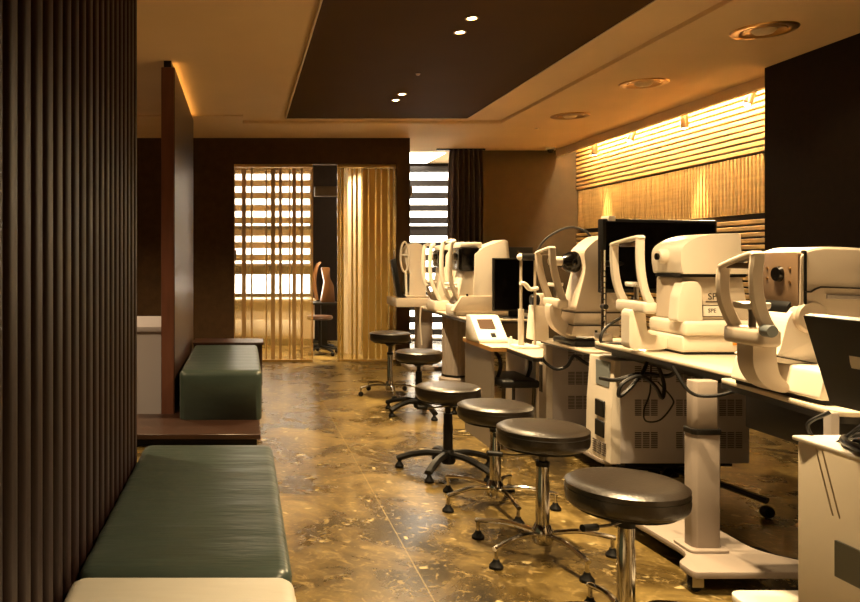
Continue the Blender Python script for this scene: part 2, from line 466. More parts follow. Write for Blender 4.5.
blind('roller_blind', -0.19, 1.03, 2.52, 1.15, 'striped blind over the window behind the left glass door', 'blind_light')
blind('roller_blind', 2.34, 3.14, 2.51, 0.06, 'tall black and white striped blind beside the dark curtain', 'blind')
# sill unit under the left window
t = thing('window_counter', 'low pale counter seen through the left glass door, under the blind', 'counter', (.4, 8.95, 0))
obj('body', box(-.6, 1.0, 8.8, 9.3, .1, .62), 'device2', t); obj('worktop', box(-.62, 1.02, 8.77, 9.32, .62, .655, bev=.005), 'laminate', t)
obj('plinth', box(-.58, .98, 8.84, 9.28, 0, .1), 'edge_black', t)
for i, x in enumerate((-.2, .2, .6)): obj('drawer_front', box(x - .19, x + .19, 8.785, 8.8, .14, .36, bev=.004), 'white', t)


# ------------------------------------------------------------------ glass sliding doors
def door(name, x0, x1, y0, stripes, mat, label, handle=None):
    t = obj(name, box(x0, x1, y0, y0 + .010, .02, zt - .03), 'glass'); t['kind'] = 'structure'
    bm = bmesh.new()
    for a, b_ in stripes: bx(bm, XX(a, 7.44), XX(b_, 7.44), y0 - .003, y0 - .0005, .03, zt - .05)
    obj('stripe_film', bm, mat, t)
    bm = box(x0, x1, y0 - .006, y0 + .016, zt - .035, zt); bx(bm, x0, x1, y0 - .006, y0 + .016, 0, .022)
    obj('rail', bm, 'gold_trim', t)
    if handle: obj('handle', box(handle - .012, handle + .012, y0 - .045, y0 - .02, 1.2, 1.32, bev=.006), 'steel', t)
    return t


S1 = [(234, 235), (241.8, 246), (250.8, 252.7), (265.5, 267), (270.9, 275.1), (278.9, 281.8), (289, 290.4), (292.3, 296.1), (300.5, 303), (311.5, 313)]
door('door_1', -0.106, 0.823, 7.435, S1, 'film_brown', '', -.118 + .03)
S2 = []
x = 338
for w_, g_ in ((2, 1.5), (2, 8), (2, 2.4), (2.4, 5), (5, 1.0), (6, 1.5), (4, 1.2), (6, 2.2), (3, 1), (5, 2.4), (2.5, 1.5), (4, 1)):
    if x + w_ < 397: S2.append((x, x + w_))
    x += w_ + g_
door('door_2', 1.117, 1.81, 7.46, S2, 'film_gold', '', 1.78)

# curtain in the back right corner
bm = bmesh.new(); n = 90; rings = []
for zi, zz in enumerate((0.02, .6, 1.3, 2.0, 2.45, CEIL - .01)):
    row = []
    for i in range(n + 1):
        u = i / n; pinch = 1 - .16 * (zi / 5) ** 2
        xx = 2.87 + (u - .5) * .46 * (1.0 if zi < 4 else pinch + .05)
        yy = 8.13 + .038 * math.sin(u * 2 * PI * 6.5 + .3 * zi * .3) + .012 * math.sin(u * 31 + zi)
        row.append(bm.verts.new((xx, yy, zz)))
    rings.append(row)
for a, b_ in zip(rings, rings[1:]):
    for i in range(n): bm.faces.new((a[i], a[i + 1], b_[i + 1], b_[i]))
bmesh.ops.solidify(bm, geom=bm.faces[:], thickness=.006)
t = thing('curtain', 'dark pleated curtain hanging from the ceiling beside the striped blind', 'curtain', (2.87, 8.13, 0))
obj('drape', bm, 'curtain', t, angle=60)
obj('curtain_rail', box(2.5, 3.12, 8.11, 8.15, CEIL - .02, CEIL), 'black_plastic', t)

# ------------------------------------------------------------------ seating on the left
XL, XR = -0.42, 0.125


def bench(name, y0, y1, z0, z1, mat, label, feet=True):
    t = thing(name, label, 'bench', ((XL + XR) / 2, (y0 + y1) / 2, 0 if feet else .085), 'upholstered benches along the left wall')
    bm = bmesh.new()
    # soft box: many cross sections with a slightly domed top
    ny, prof = 14, []
    t2 = bmesh.new(); bmesh.ops.create_grid(t2, x_segments=12, y_segments=26, size=.5)
    t2.free()
    sec = rpoly([(XL, z0), (XR, z0), (XR, z1), (XL, z1)], [.012, .012, .035, .035], 5)
    rows = []
    ys = [y0, y0 + .006, y0 + .018, y0 + .04] + [y0 + .04 + (y1 - y0 - .08) * i / 30 for i in range(1, 30)] + [y1 - .04, y1 - .018, y1 - .006, y1]
    for y in ys:
        d = min(y - y0, y1 - y); ins = 0
        if d < .04: ins = .035 * (1 - math.sqrt(max(0, 1 - ((.04 - d) / .04) ** 2)))
        row = []
        for x, z in sec:
            f = 1 - 2 * ins / (XR - XL); xm = (XL + XR) / 2
            xx = xm + (x - xm) * f; zz = z if z < (z0 + z1) / 2 else z - ins
            if z > z1 - .04: zz += .002 * math.sin(y * 41 + x * 9) * (1 if d > .04 else 0)
            row.append(bm.verts.new((xx, y, zz)))
        rows.append(row)
    k = len(sec)
    for a, b_ in zip(rows, rows[1:]):
        for i in range(k): bm.faces.new((a[i], a[(i + 1) % k], b_[(i + 1) % k], b_[i]))
    bm.faces.new(rows[0]); bm.faces.new(rows[-1][::-1])
    obj('upholstered_box', bm, mat, t, angle=50)
    # seam piping along both top edges
    obj('piping', tube([(XR - .001, y0 + .05, z1 - .036), (XR - .001, y1 - .05, z1 - .036)], .003, 6), mat, t)
    obj('piping', tube([(XL + .001, y0 + .05, z1 - .036), (XL + .001, y1 - .05, z1 - .036)], .003, 6), mat, t)
    if feet: obj('plinth', box(XL + .03, XR - .03, y0 + .03, y1 - .03, 0, z0, bev=.003, seg=1), 'wood_dark', t)
    return t


bench('bench', .55, 1.568, .07, .424, 'leather_white', 'white upholstered bench at the near end of the slatted wall')
bench('bench', 1.574, 2.69, .07, .42, 'leather_green', 'long green leather bench beside the dark slatted wall, nearer of the two')
t = thing('bench_platform', 'low dark wood platform under the far green bench', 'platform', (-.3, 5.0, 0))
obj('deck', box(-1.0, .113, 4.03, 5.84, .055, .085, bev=.003, seg=1), 'wood_red', t)
obj('skirt', box(-.98, .09, 4.06, 5.82, 0, .055), 'black_plastic', t) if False else None
# cut around the partition foot
COL.objects.unlink(t.children[0]); bpy.data.objects.remove(t.children[0])
obj('deck', prism([(-.495, 5.84), (-.495, 4.565), (-1.0, 4.565), (-1.0, 4.03), (.113, 4.03), (.113, 5.84)], 'z', .052, .085, bev=.003, seg=1), 'wood_dark', t)
obj('skirt', prism([(-.49, 5.82), (-.49, 4.53), (-.98, 4.53), (-.98, 4.07), (.09, 4.07), (.09, 5.82)], 'z', 0, .052), 'black_plastic', t)
XL, XR = -.445, .132
bench('bench', 4.39, 5.78, .085, .425, 'leather_green', 'shorter green leather bench on the low platform beyond, beside the brown partition', feet=False)
t = thing('low_cabinet', 'low dark cabinet behind the far end of the far green bench', 'cabinet', (-.1, 6.03, 0))
obj('body', box(-.46, .18, 5.89, 6.18, .03, .41), 'wood_dark', t); obj('top', box(-.47, .195, 5.875, 6.2, .41, .43, bev=.003, seg=1), 'wood_dark', t)
obj('plinth', box(-.44, .15, 5.92, 6.15, 0, .03), 'black_plastic', t)
t = thing('white_counter', 'grey white counter seen in the gap between slatted wall and partition', 'counter', (-1.2, 5.2, 0))
obj('body', box(-1.9, -.612, 4.74, 5.6, 0, .66), 'counter_grey', t); obj('top', box(-1.92, -.602, 4.72, 5.62, .66, .70, bev=.006), 'counter_grey', t)


# ================================================================== STOOLS
def stool(x, y, s, rot, kind, label, leg_r=.285):
    t = thing('stool', label, 'stool', (x, y, 0), 'round black stools along the instrument tables', local=True, rz=math.radians(rot))
    KC[0] = 1.0
    R = .179
    LR = leg_r / .285
    seat = lathe([(0, s + .004), (.09, s + .003), (.14, s), (.165, s - .005), (.180, s - .014), (R, s - .028), (R + .002, s - .05), (R - .001, s - .07), (R - .012, s - .082), (.13, s - .086), (0, s - .086)], 48)
    st = obj('seat', seat, 'leather_black', t, angle=60)
    obj('seam', lathe([(R - .001, s - .0295), (R + .0022, s - .031), (R - .001, s - .0325)], 48), 'black_plastic', st)
    obj('seat_plate', lathe([(0, s - .084), (.15, s - .086), (.15, s - .094), (.05, s - .104), (.03, s - .125), (0, s - .125)], 28), 'black_plastic', t)
    lv = obj('lever', tube([(0, -.03, s - .112), (-.12, -.05, s - .115), (-.2, -.06, s - .108)], .005, 8), 'steel', t)
    obj('lever_grip', tube([(-.175, -.057, s - .111), (-.235, -.063, s - .105)], .011, 10), 'black_plastic', lv)
    black = kind == 'black'
    cm = 'black_plastic' if black else 'chrome'
    obj('gas_cylinder', lathe([(0, .22), (.016, .22), (.016, s - .12), (0, s - .12)], 20), 'black_plastic' if black else 'dark_steel', t)
    top = .36 if not black else .33
    obj('column', lathe([(0, .05), (.027, .05), (.027, top - .07), (.0245, top - .06), (.0245, top), (0, top)], 24), cm, t)
    if not black: obj('collar', lathe([(.018, top), (.027, top), (.027, top + .02), (.018, top + .022)], 20), 'black_plastic', t)
    obj('hub', lathe([(0, .045), (.034, .045), (.042, .06), (.042, .10), (.03, .125), (0, .125)], 24), cm, t)
    for k in range(5):
        a = 2 * PI * k / 5; ca, sa = math.cos(a), math.sin(a)
        def p(r, z): return (r * LR * ca, r * LR * sa, z)
        tx = 'leg'
        if black:
            lg = obj(tx, strap([p(.03, .1), p(.12, .098), p(.2, .082), p(.265, .06), p(.285, .052)], .045, .032, ref=(-sa, ca, 0), sm=4), 'black_plastic', t)
            obj('glide', lathe([(0, .0), (.024, .0), (.026, .012), (.012, .03), (.01, .055), (0, .055)], 16, c=p(.272, 0)), 'rubber', lg)
        else:
            lg = obj(tx, strap([p(.03, .088), p(.14, .098), p(.25, .082), p(.285, .075)], .022, .018, ref=(-sa, ca, 0), sm=4), 'chrome', t)
            if kind == 'caster':
                cs = obj('caster', lathe([(0, -.012), (.018, -.012), (.022, -.006), (.022, .006), (.018, .012), (0, .012)], 18, c=p(.28, .022), axis='y'), 'rubber', lg)
                obj('stem', tube([p(.28, .03), p(.28, .072)], .008, 8), 'chrome', cs)
            else:
                gl = obj('glide', lathe([(0, 0), (.027, 0), (.027, .01), (.014, .026), (.012, .034), (0, .034)], 18, c=p(.275, 0)), 'rubber', lg)
                obj('stem', tube([p(.275, .03), p(.275, .075)], .008, 8), 'chrome', gl)
    KC[0] = 1 / K
    return t


stool(1.208, 1.987, .508, 20, 'chrome', 'round black stool nearest the camera, its chrome column cut by the picture edge', leg_r=.24)
stool(1.222, 2.57, .528, -5, 'chrome', 'second black stool from the camera, on chrome legs with rubber feet')
stool(1.235, 3.085, .5, 57, 'chrome', 'chrome legged black stool in the middle, partly hidden behind the second stool')
stool(1.165, 3.58, .492, 18, 'black', 'black stool on a black five star base, standing free on the lit floor')
stool(1.375, 4.93, .494, 210, 'black', 'black stool with black legs in front of the thick round table column')
stool(1.307, 5.6, .563, 195, 'caster', 'farthest black stool, on chrome legs with casters, by the glass doors')


# ================================================================== INSTRUMENT TABLES
def caster(parent, x, y, z=.055):
    c_ = obj('caster', lathe([(0, -.013), (.02, -.013), (.025, -.007), (.025, .007), (.02, .013), (0, .013)], 18, c=(x, y, .025), axis='y'), 'rubber', parent)
    obj('fork', bx(bx(box(x - .02, x + .02, y - .017, y - .0135, .02, z + .008), x - .02, x + .02, y + .0135, y + .017, .02, z + .004), x - .02, x + .02, y - .017, y + .017, z + .003, z + .009), 'steel', c_)


def tabletop(t, poly, z, th, r, dark=True):
    P = rpoly(poly, r, 6)
    tp = obj('tabletop', prism(P, 'z', z - .016, z, bev=.004, seg=2), 'laminate', t)
    obj('edge_band', prism(P, 'z', z - th, z - .016), 'edge_black' if dark else 'laminate', tp)


# T2: the big table in the middle with the telescopic column
t = thing('instrument_table', 'cream instrument table on a square telescopic column, second from the right edge', 'table', (1.85, 2.6, 0), 'instrument tables')
tabletop(t, [(1.85, 2.33), (2.72, 2.33), (2.72, 3.39), (1.85, 3.39)], .77, .035, [.12, .04, .04, .12])
obj('under_tray', box(1.93, 2.66, 2.56, 3.3, .70, .735), 'edge_black', t)
cx, cy = 1.80, 2.45
obj('column_sleeve', prism(rpoly([(cx - .075, cy - .04), (cx + .032, cy - .04), (cx + .032, cy + .02), (cx - .075, cy + .02)], [.014, .008, .008, .008], 1), 'z', .075, .545, bev=.004), 'grey_leg', t)
obj('column_inner', prism(rpoly([(cx - .070, cy - .035), (cx + .027, cy - .035), (cx + .027, cy + .015), (cx - .070, cy + .015)], [.012, .008, .008, .008], 1), 'z', .545, .735, bev=.003), 'grey_leg', t)
obj('column_collar', prism(rpoly([(cx - .078, cy - .043), (cx + .035, cy - .043), (cx + .035, cy + .023), (cx - .078, cy + .023)], [.014, .008, .008, .008], 1), 'z', .530, .552, bev=.003), 'edge_black', t)
bp = obj('base_plate', prism(rpoly([(1.61, 2.25), (2.10, 2.25), (2.10, 2.32), (1.97, 2.42), (1.97, 2.9), (1.66, 2.9), (1.70, 2.40), (1.61, 2.33)], [.02, .02, .02, .06, .03, .03, .06, .02], 4), 'z', .06, .085, bev=.004), 'grey_leg', t)
obj('column_foot', prism(rpoly([(cx - .1, cy - .06), (cx + .055, cy - .06), (cx + .055, cy + .05), (cx - .1, cy + .05)], .02, 3), 'z', .085, .097, bev=.003), 'grey_leg', t)
obj('under_frame', box(1.72, 2.0, 2.3, 2.85, .045, .06), 'edge_black', t)
for x, y in ((1.64, 2.285), (2.07, 2.285), (1.69, 2.86), (1.94, 2.86)): caster(bp, x, y)

# T1: table at the right edge carrying the nearest refractor
t = thing('instrument_table', 'instrument table at the right edge under the nearest white instrument', 'table', (1.95, 2.05, 0), 'instrument tables')
tabletop(t, [(1.68, 1.78), (2.45, 1.78), (2.45, 2.30), (1.735, 2.30)], .77, .035, [.06, .03, .03, .03])
obj('under_tray', box(1.80, 2.42, 1.9, 2.26, .60, .735, bev=.006), 'edge_black', t)
obj('column', prism(rpoly([(2.05, 1.9), (2.21, 1.9), (2.21, 2.06), (2.05, 2.06)], .02, 3), 'z', .085, .60), 'grey_leg', t)
bp = obj('base_plate', prism(rpoly([(1.63, 1.62), (2.3, 1.62), (2.3, 2.13), (1.63, 2.13)], .05, 4), 'z', .06, .085, bev=.004), 'white', t)
for x, y in ((1.68, 1.67), (2.25, 1.67), (1.68, 2.08), (2.25, 2.08)): caster(bp, x, y)

# T3
t = thing('instrument_table', 'instrument table with cables hanging under it, in front of the big black monitor', 'table', (2.25, 3.8, 0), 'instrument tables')
tabletop(t, [(1.92, 3.48), (2.6, 3.48), (2.6, 4.10), (1.92, 4.10)], .692, .026, [.05, .02, .02, .05])
obj('column', prism(rpoly([(2.22, 3.68), (2.38, 3.68), (2.38, 3.84), (2.22, 3.84)], .02, 3), 'z', .085, .666), 'grey_leg', t)
bp = obj('base_plate', prism(rpoly([(2.0, 3.5), (2.55, 3.5), (2.55, 3.98), (2.0, 3.98)], .05, 4), 'z', .06, .085, bev=.004), 'grey_leg', t)
for x, y in ((2.05, 3.55), (2.5, 3.55), (2.05, 3.93), (2.5, 3.93)): caster(bp, x, y)

# T5: table on thick fluted column
t = thing('instrument_table', 'instrument table on a thick round fluted column', 'table', (2.06, 6.1, 0), 'instrument tables')
tabletop(t, [(1.90, 5.3), (2.68, 5.3), (2.68, 6.75), (1.90, 6.75)], .70, .035, [.1, .03, .03, .1])
P = []
for i in range(48):
    a = 2 * PI * i / 48; r_ = .130 - (.006 if i % 4 == 0 else 0); P.append((2.06 + r_ * math.cos(a), 6.1 + r_ * math.sin(a) / K))
obj('column', prism(P, 'z', .095, .665), 'grey_leg', t, angle=20)
obj('column_ring', lathe([(0, .08), (.136, .08), (.136, .10), (0, .10)], 40, c=(2.06, 6.1, 0)), 'edge_black', t)
obj('base_plate', lathe([(0, 0), (.16, 0), (.16, .06), (.128, .08), (0, .08)], 40, c=(2.06, 6.1, 0)), 'grey_leg', t)
# T6: farthest table
t = thing('instrument_table', 'farthest instrument table, with a deep beige top, beside the right glass door', 'table', (1.95, 7.0, 0), 'instrument tables')
obj('tabletop', box(1.66, 2.25, 6.82, 7.28, .69, .785, bev=.006), 'device2', t)
obj('column', prism(rpoly([(1.93, 6.95), (2.10, 6.95), (2.10, 7.12), (1.93, 7.12)], .04, 4), 'z', .04, .69), 'grey_leg', t)
obj('base_plate', prism(rpoly([(1.8, 6.85), (2.22, 6.85), (2.22, 7.22), (1.8, 7.22)], .05, 4), 'z', 0, .04, bev=.004), 'grey_leg', t)


# ================================================================== INSTRUMENTS
def head_rest(t, near, Yn, Yf, w, th, mat, zbase, post, padmat, cup, drop=.025, base_h=.05):
    """patient headrest: loop of strap, chin base, chin cup and support post. near: pixels of the near upright, top first"""
    pn = [Vector((XX(x, Yn), Yn, ZZ(y, Yn))) for x, y in near]
    pf = [Vector((p.x, Yf, p.z - drop * max(0, 1 - i / 3))) for i, p in enumerate(pn)]
    top = pn[0]
    path = list(reversed(pn)) + [Vector((top.x, Yn + .012, top.z + .012)), Vector((top.x, Yf - .012, top.z + .012 - drop))] + pf
    fr = obj('head_frame', strap(path, w, th, sm=4), mat, t)
    ym = (Yn + Yf) / 2
    obj('forehead_pad', box(top.x - w * .2, top.x + w * .62, ym - .05, ym + .05, top.z - .016 - drop / 2, top.z + .004 - drop / 2, bev=.005), padmat, fr)
    b0 = pn[-1]
    obj('chin_base', box(b0.x - w * .9, b0.x + w * .75, Yn - .012, Yf + .012, b0.z - base_h, b0.z + .006, bev=.014, seg=3), mat, t)
    cc = obj('chin_cup', prism(rpoly([(ym - .045, cup + .012), (ym - .04, cup - .012), (ym + .04, cup - .012), (ym + .045, cup + .012), (ym, cup + .002)], .008, 2), 'x', b0.x - .03, b0.x + .025, bev=.004), 'white', t)
    obj('chin_stem', tube([(b0.x, ym, b0.z), (b0.x, ym, cup - .01)], .011, 10), 'steel', cc)
    obj('support_post', prism(rpoly(post, .03, 4), 'y', ym - .032, ym + .032, bev=.01, seg=3), mat, t)


# --- B: the big white instrument on the middle table
zB = .77
t = thing('specular_microscope', 'large cream eye instrument with a rounded head, in front of the big black monitor', 'eye instrument', (2.1, 2.98, zB))
Yn, Yf = 2.86, 3.03
obj('base_pad', ppx([(684, 354.5), (752, 354.5), (752, 351.5), (684, 351.5)], Yn, 3.09), 'black_plastic', t)
bs = obj('base', box(1.985, 2.36, 2.85, 3.10, zB + .012, zB + .088, bev=.012, seg=3), 'device', t)
obj('indicator', box(2.215, 2.255, 2.846, 2.852, zB + .045, zB + .062), 'orange', bs); obj('badge', box(2.258, 2.31, 2.846, 2.852, zB + .045, zB + .060), 'black_plastic', bs)
obj('step', box(1.985, 2.38, 2.835, 3.09, zB + .088, zB + .155, bev=.018, seg=3), 'device', t)
bd = obj('body', ppx(rpoly([(680, 320), (681, 277), (742, 277), (750, 320)], 2, 2), Yn + .02, Yf + .02, bev=.01), 'device2', t)
obj('front_bulge', ppx(rpoly([(677, 322), (679, 296), (684, 282), (697, 281), (702, 287), (703, 322)], 3, 3), Yn - .012, Yn + .05, bev=.012, seg=3), 'device', t)
hd = obj('head', ppx(rpoly([(683, 274), (681, 262), (681, 249), (688, 242), (701, 236), (716, 233.5), (741, 233), (741, 250), (748, 262), (748, 274)], [2, 3, 6, 8, 8, 8, 3, 2, 2, 2], 4), Yn - .015, Yf + .02, bev=.028, seg=4), 'device', t, angle=60)
obj('head_seam', ppx([(680, 277.2), (680, 273.8), (746, 273.8), (746, 277.2)], Yn + .0, Yf), 'black_plastic', t)
Xl = XX(656, 2.96)
nose = obj('eyepiece', lathe([(0, -.006), (.026, -.006), (.034, .008), (.034, .06), (0, .06)], 28, c=(1.95, 2.95, ZZ(256, 2.9)), axis='x'), 'device', t)
obj('lens', lathe([(0, -.023), (.016, -.024), (.016, -.015), (0, -.015)], 20, c=(1.958, 2.95, ZZ(256.5, 2.95)), axis='x'), 'black_gloss', nose)
text('lettering', 'SP', .042, 'dark_steel', bd, (2.145, Yn + .0195, ZZ(297, Yn)), FACE_Y)
obj('underline', box(2.115, 2.225, Yn + .018, Yn + .021, ZZ(302.5, Yn), ZZ(301.5, Yn)), 'dark_steel', bd)
pl = obj('name_plate', box(XX(704, Yn), XX(732, Yn), Yn + .012, Yn + .0215, ZZ(317, Yn), ZZ(305, Yn)), 'white', t)
obj('plate_border', bx(bx(bx(box(XX(704, Yn), XX(732, Yn), Yn + .0105, Yn + .012, ZZ(317, Yn), ZZ(316.3, Yn)), XX(704, Yn), XX(732, Yn), Yn + .0105, Yn + .012, ZZ(305.7, Yn), ZZ(305, Yn)), XX(704, Yn), XX(704.7, Yn), Yn + .0105, Yn + .012, ZZ(317, Yn), ZZ(305, Yn)), XX(731.3, Yn), XX(732, Yn), Yn + .0105, Yn + .012, ZZ(317, Yn), ZZ(305, Yn)), 'dark_steel', pl)
text('plate_lettering', 'SPE', .026, 'dark_steel', pl, (XX(714, Yn), Yn + .0115, ZZ(311, Yn)), FACE_Y)
head_rest(t, [(640, 240), (640, 258), (641.5, 276), (645, 292), (650, 303)], 2.88, 3.08, .040, .018, 'device', zB,
          [(XX(629, 2.95), ZZ(309, 2.95)), (XX(645, 2.95), ZZ(309, 2.95)), (XX(647, 2.95), ZZ(334, 2.95)), (1.99, ZZ(337, 2.95)), (1.99, zB + .012), (XX(629, 2.95), zB + .012)], 'face_brown', ZZ(284, 2.99))

# --- A: nearest instrument at the right edge
zA = .77
t = thing('refractometer', 'white eye instrument with brown lens plate, nearest the camera at the right edge', 'eye instrument', (1.9, 2.0, zA))
Yn, Yf = 1.975, 2.13
obj('base_pad', box(1.72, 2.2, 1.86, 2.2, zA, zA + .014), 'black_plastic', t)
obj('base', prism(rpoly([(1.70, zA + .014), (2.2, zA + .014), (2.2, zA + .10), (1.80, zA + .105), (1.72, zA + .10)], .012, 3), 'y', 1.86, 2.2, bev=.01), 'device', t)
bd = obj('body', ppx(rpoly([(778, 354), (781, 347), (788, 318), (798, 305), (900, 305), (900, 372), (826, 372), (768, 360)], [3, 3, 8, 4, 2, 2, 4, 3], 4), Yn + .012, Yf, bev=.02, seg=3), 'device', t, angle=50)
obj('body_seam', strap([(XX(780, Yn), Yn + .010, ZZ(357, Yn)), (XX(818, Yn), Yn + .010, ZZ(364, Yn)), (XX(838, Yn), Yn + .010, ZZ(367, Yn)), (XX(900, Yn), Yn + .010, ZZ(367, Yn))], .006, .004, ref=(0, 1, 0)), 'dark_steel', bd)
obj('pivot_disc', lathe([(0, -.012), (.045, -.012), (.052, -.004), (.052, .02), (0, .02)], 32, c=(XX(812, Yn), Yn + .005, ZZ(317, Yn)), axis='y'), 'device2', bd)
hd = obj('head', ppx(rpoly([(800, 312), (801, 254), (820, 248), (850, 249), (905, 253), (905, 338), (836, 338), (812, 322)], [4, 6, 10, 10, 6, 4, 8, 6], 4), Yn - .0, Yf + .015, bev=.022, seg=3), 'device2', t, angle=55)
obj('head_cap', ppx(rpoly([(802, 263), (802, 252), (820, 246.5), (850, 247.5), (905, 252), (905, 263)], [2, 6, 10, 10, 4, 2], 4), Yn + .004, Yf + .011, bev=.012, seg=3), 'device', hd)
obj('side_groove', strap([(XX(x, Yn), Yn - .002, ZZ(y, Yn)) for x, y in ((804, 291.5), (810, 292), (815, 289), (820, 287), (905, 290))], .006, .005, ref=(0, 1, 0)), 'dark_steel', hd)
obj('side_slot', strap([(XX(x, Yn), Yn - .002, ZZ(y, Yn)) for x, y in ((826, 296.5), (905, 299))], .006, .014, ref=(0, 1, 0)), 'device_grey', hd)
# dark front plate, facing the aisle
xf = XX(803, Yn)
fp = obj('front_plate', prism(rpoly([(Yn + .004, ZZ(306, Yn)), (Yn + .004, ZZ(252, Yn)), (Yf + .0, ZZ(253, Yf)), (Yf + .006, ZZ(284, Yf)), (Yf - .04, ZZ(303, Yf)), (Yn + .02, ZZ(311, Yn))], .012, 3), 'x', xf - .012, xf + .03, bev=.006), 'face_brown', t)
obj('plate_frame', prism(rpoly([(Yn - .004, ZZ(309, Yn)), (Yn - .004, ZZ(250, Yn)), (Yn + .012, ZZ(250, Yn)), (Yn + .012, ZZ(313, Yn))], .006, 2), 'x', xf + .002, xf + .010, bev=.004), 'black_plastic', t)
ln = obj('lens', lathe([(0, -.012), (.022, -.012), (.026, 0), (.026, .02), (0, .02)], 28, c=(xf - .012, 2.05, ZZ(274, 2.05)), axis='x'), 'black_gloss', t)
for dy, dz in ((-.042, .018), (-.042, -.026), (.045, .018), (.045, -.016)):
    obj('led_dot', lathe([(0, -.003), (.0045, -.003), (.0045, .004), (0, .004)], 14, c=(xf - .012, 2.05 + dy, ZZ(274, 2.05) + dz), axis='x'), 'brass', fp)
obj('joint_bellows', ppx(rpoly([(786, 330), (787, 306), (794, 298), (804, 300), (800, 312), (793, 328)], 2, 2), Yn + .03, Yf - .03, bev=.008), 'rubber', t)
head_rest(t, [(757, 258), (755.5, 275), (757, 298), (763, 318), (770, 331)], 1.93, 2.063, .042, .018, 'device2', zA,
          [(XX(739, 2.02), ZZ(333, 2.02)), (XX(762, 2.02), ZZ(333, 2.02)), (XX(762, 2.02), ZZ(360, 2.02)), (XX(766, 2.02), ZZ(374, 2.02)), (1.705, ZZ(381, 2.02)), (1.705, zA + .016), (XX(764, 2.02), zA + .016), (XX(748, 2.02), ZZ(382, 2.02)), (XX(739, 2.02), ZZ(365, 2.02))], 'face_brown', ZZ(304, 2.04), drop=.035)
obj('height_knob', lathe([(0, -.035), (.017, -.035), (.019, -.03), (.019, 0), (0, 0)], 24, c=(XX(769, 1.9), 1.915, ZZ(331, 1.9)), axis='y'), 'blue_grey', t)

# --- D: instrument with dark round lens on the table in front of it
zD = .692
t = thing('fundus_camera', 'beige eye instrument with a black cone lens, left of the big black monitor', 'eye instrument', (2.0, 3.8, zD))
Yn, Yf = 3.70, 3.86
obj('base_pad', box(1.90 + .04, 2.2, 3.68, 3.95, zD, zD + .035, bev=.01), 'black_plastic', t)
obj('base', ppx(rpoly([(571, 336), (574, 326), (620, 326), (620, 337)], 2, 3), Yn - .01, Yf, bev=.008), 'device2', t)
obj('swivel', ppx(rpoly([(573, 325), (575, 313), (620, 313), (620, 325)], 1, 2), Yn, Yf - .01, bev=.006), 'device2', t)
bd = obj('body', ppx(rpoly([(575, 312), (582, 285), (586, 268), (584, 251), (594, 241), (606, 234), (622, 238), (622, 312)], [2, 8, 6, 4, 5, 6, 3, 2], 4), Yn, Yf, bev=.025, seg=3), 'device2', t, angle=55)
obj('seam_line', bx(box(XX(573, Yn), XX(620, Yn), Yn - .012, Yf, ZZ(326, Yn), ZZ(324.6, Yn)), XX(575, Yn), XX(620, Yn), Yn - .003, Yf, ZZ(313.4, Yn), ZZ(311.8, Yn)), 'dark_steel', t)
ln = obj('lens_cone', lathe([(0, -.03), (.035, -.03), (.062, .01), (.066, .05), (.05, .085), (0, .085)], 32, c=(XX(574, Yn), 3.79, ZZ(262, 3.75)), axis='x'), 'black_gloss', t)
obj('lens_barrel', lathe([(0, -.06), (.025, -.06), (.028, -.02), (.028, .02), (0, .02)], 24, c=(XX(567, Yn), 3.79, ZZ(261, 3.75)), axis='x'), 'device', ln)
head_rest(t, [(552, 250), (553, 264), (557, 282), (563, 300)], 3.70, 3.87, .042, .018, 'device2', zD,
          [(XX(546, 3.8), ZZ(303, 3.8)), (XX(558, 3.8), ZZ(303, 3.8)), (XX(557, 3.8), ZZ(318, 3.8)), (1.99, ZZ(329, 3.8)), (1.99, zD + .036), (XX(566, 3.8), zD + .036), (XX(551, 3.8), ZZ(328, 3.8)), (XX(546, 3.8), ZZ(316, 3.8))], 'device2', ZZ(284, 3.82))
obj('joystick', tube([(XX(597, 3.66), 3.66, zD + .03), (XX(596, 3.66), 3.66, zD + .10)], .008, 8), 'black_plastic', t)

t = thing('control_box', 'small cream box with a black knob beside the cone lens instrument', 'control box', (1.95, 4.0, zD))
obj('housing', prism(rpoly([(XX(533, 3.98), zD), (XX(549, 3.98), zD), (XX(548, 3.98), ZZ(306, 3.98)), (XX(536, 3.98), ZZ(306, 3.98))], .008, 3), 'y', 3.98, 4.08, bev=.006), 'device', t)
obj('knob', lathe([(0, -.03), (.03, -.03), (.034, -.02), (.034, .02), (.03, .03), (0, .03)], 24, c=(XX(537, 4.0), 4.02, ZZ(300, 4.0)), axis='x'), 'black_plastic', t)
obj('top_cap', box(XX(541, 3.98), XX(550, 3.98), 3.985, 4.075, ZZ(306, 3.98), ZZ(294, 3.98), bev=.006), 'device', t)

# big black monitor on a chrome pole
t = thing('monitor', 'large black monitor on a chrome pole, seen behind the cream instrument', 'monitor', (2.3, 3.34, .77))
def mon_rot(bm): return rot_about(bm, (1.935, 3.40, 1.2), math.radians(13), 'Z')
sx0, sx1 = 1.935, 2.70
cs = obj('casing', mon_rot(box(sx0, sx1, 3.39, 3.43, ZZ(293, 3.4), ZZ(218.5, 3.4), bev=.008)), 'black_plastic', t)
obj('screen', mon_rot(box(sx0 + .02, sx1 - .02, 3.387, 3.392, ZZ(289, 3.4), ZZ(222, 3.4))), 'black_gloss', t)
obj('corner_clip', mon_rot(box(sx0 + .03, sx0 + .075, 3.383, 3.437, ZZ(219, 3.4) - .01, ZZ(217.5, 3.4) + .008, bev=.003)), 'white', t)
pole = obj('pole', tube([(1.915, 3.345, .80), (1.915, 3.345, ZZ(250, 3.34))], .014, 16), 'chrome', t)
obj('pole_clamp', box(1.885, 1.945, 3.31, 3.385, .77, .81, bev=.005), 'steel', t)
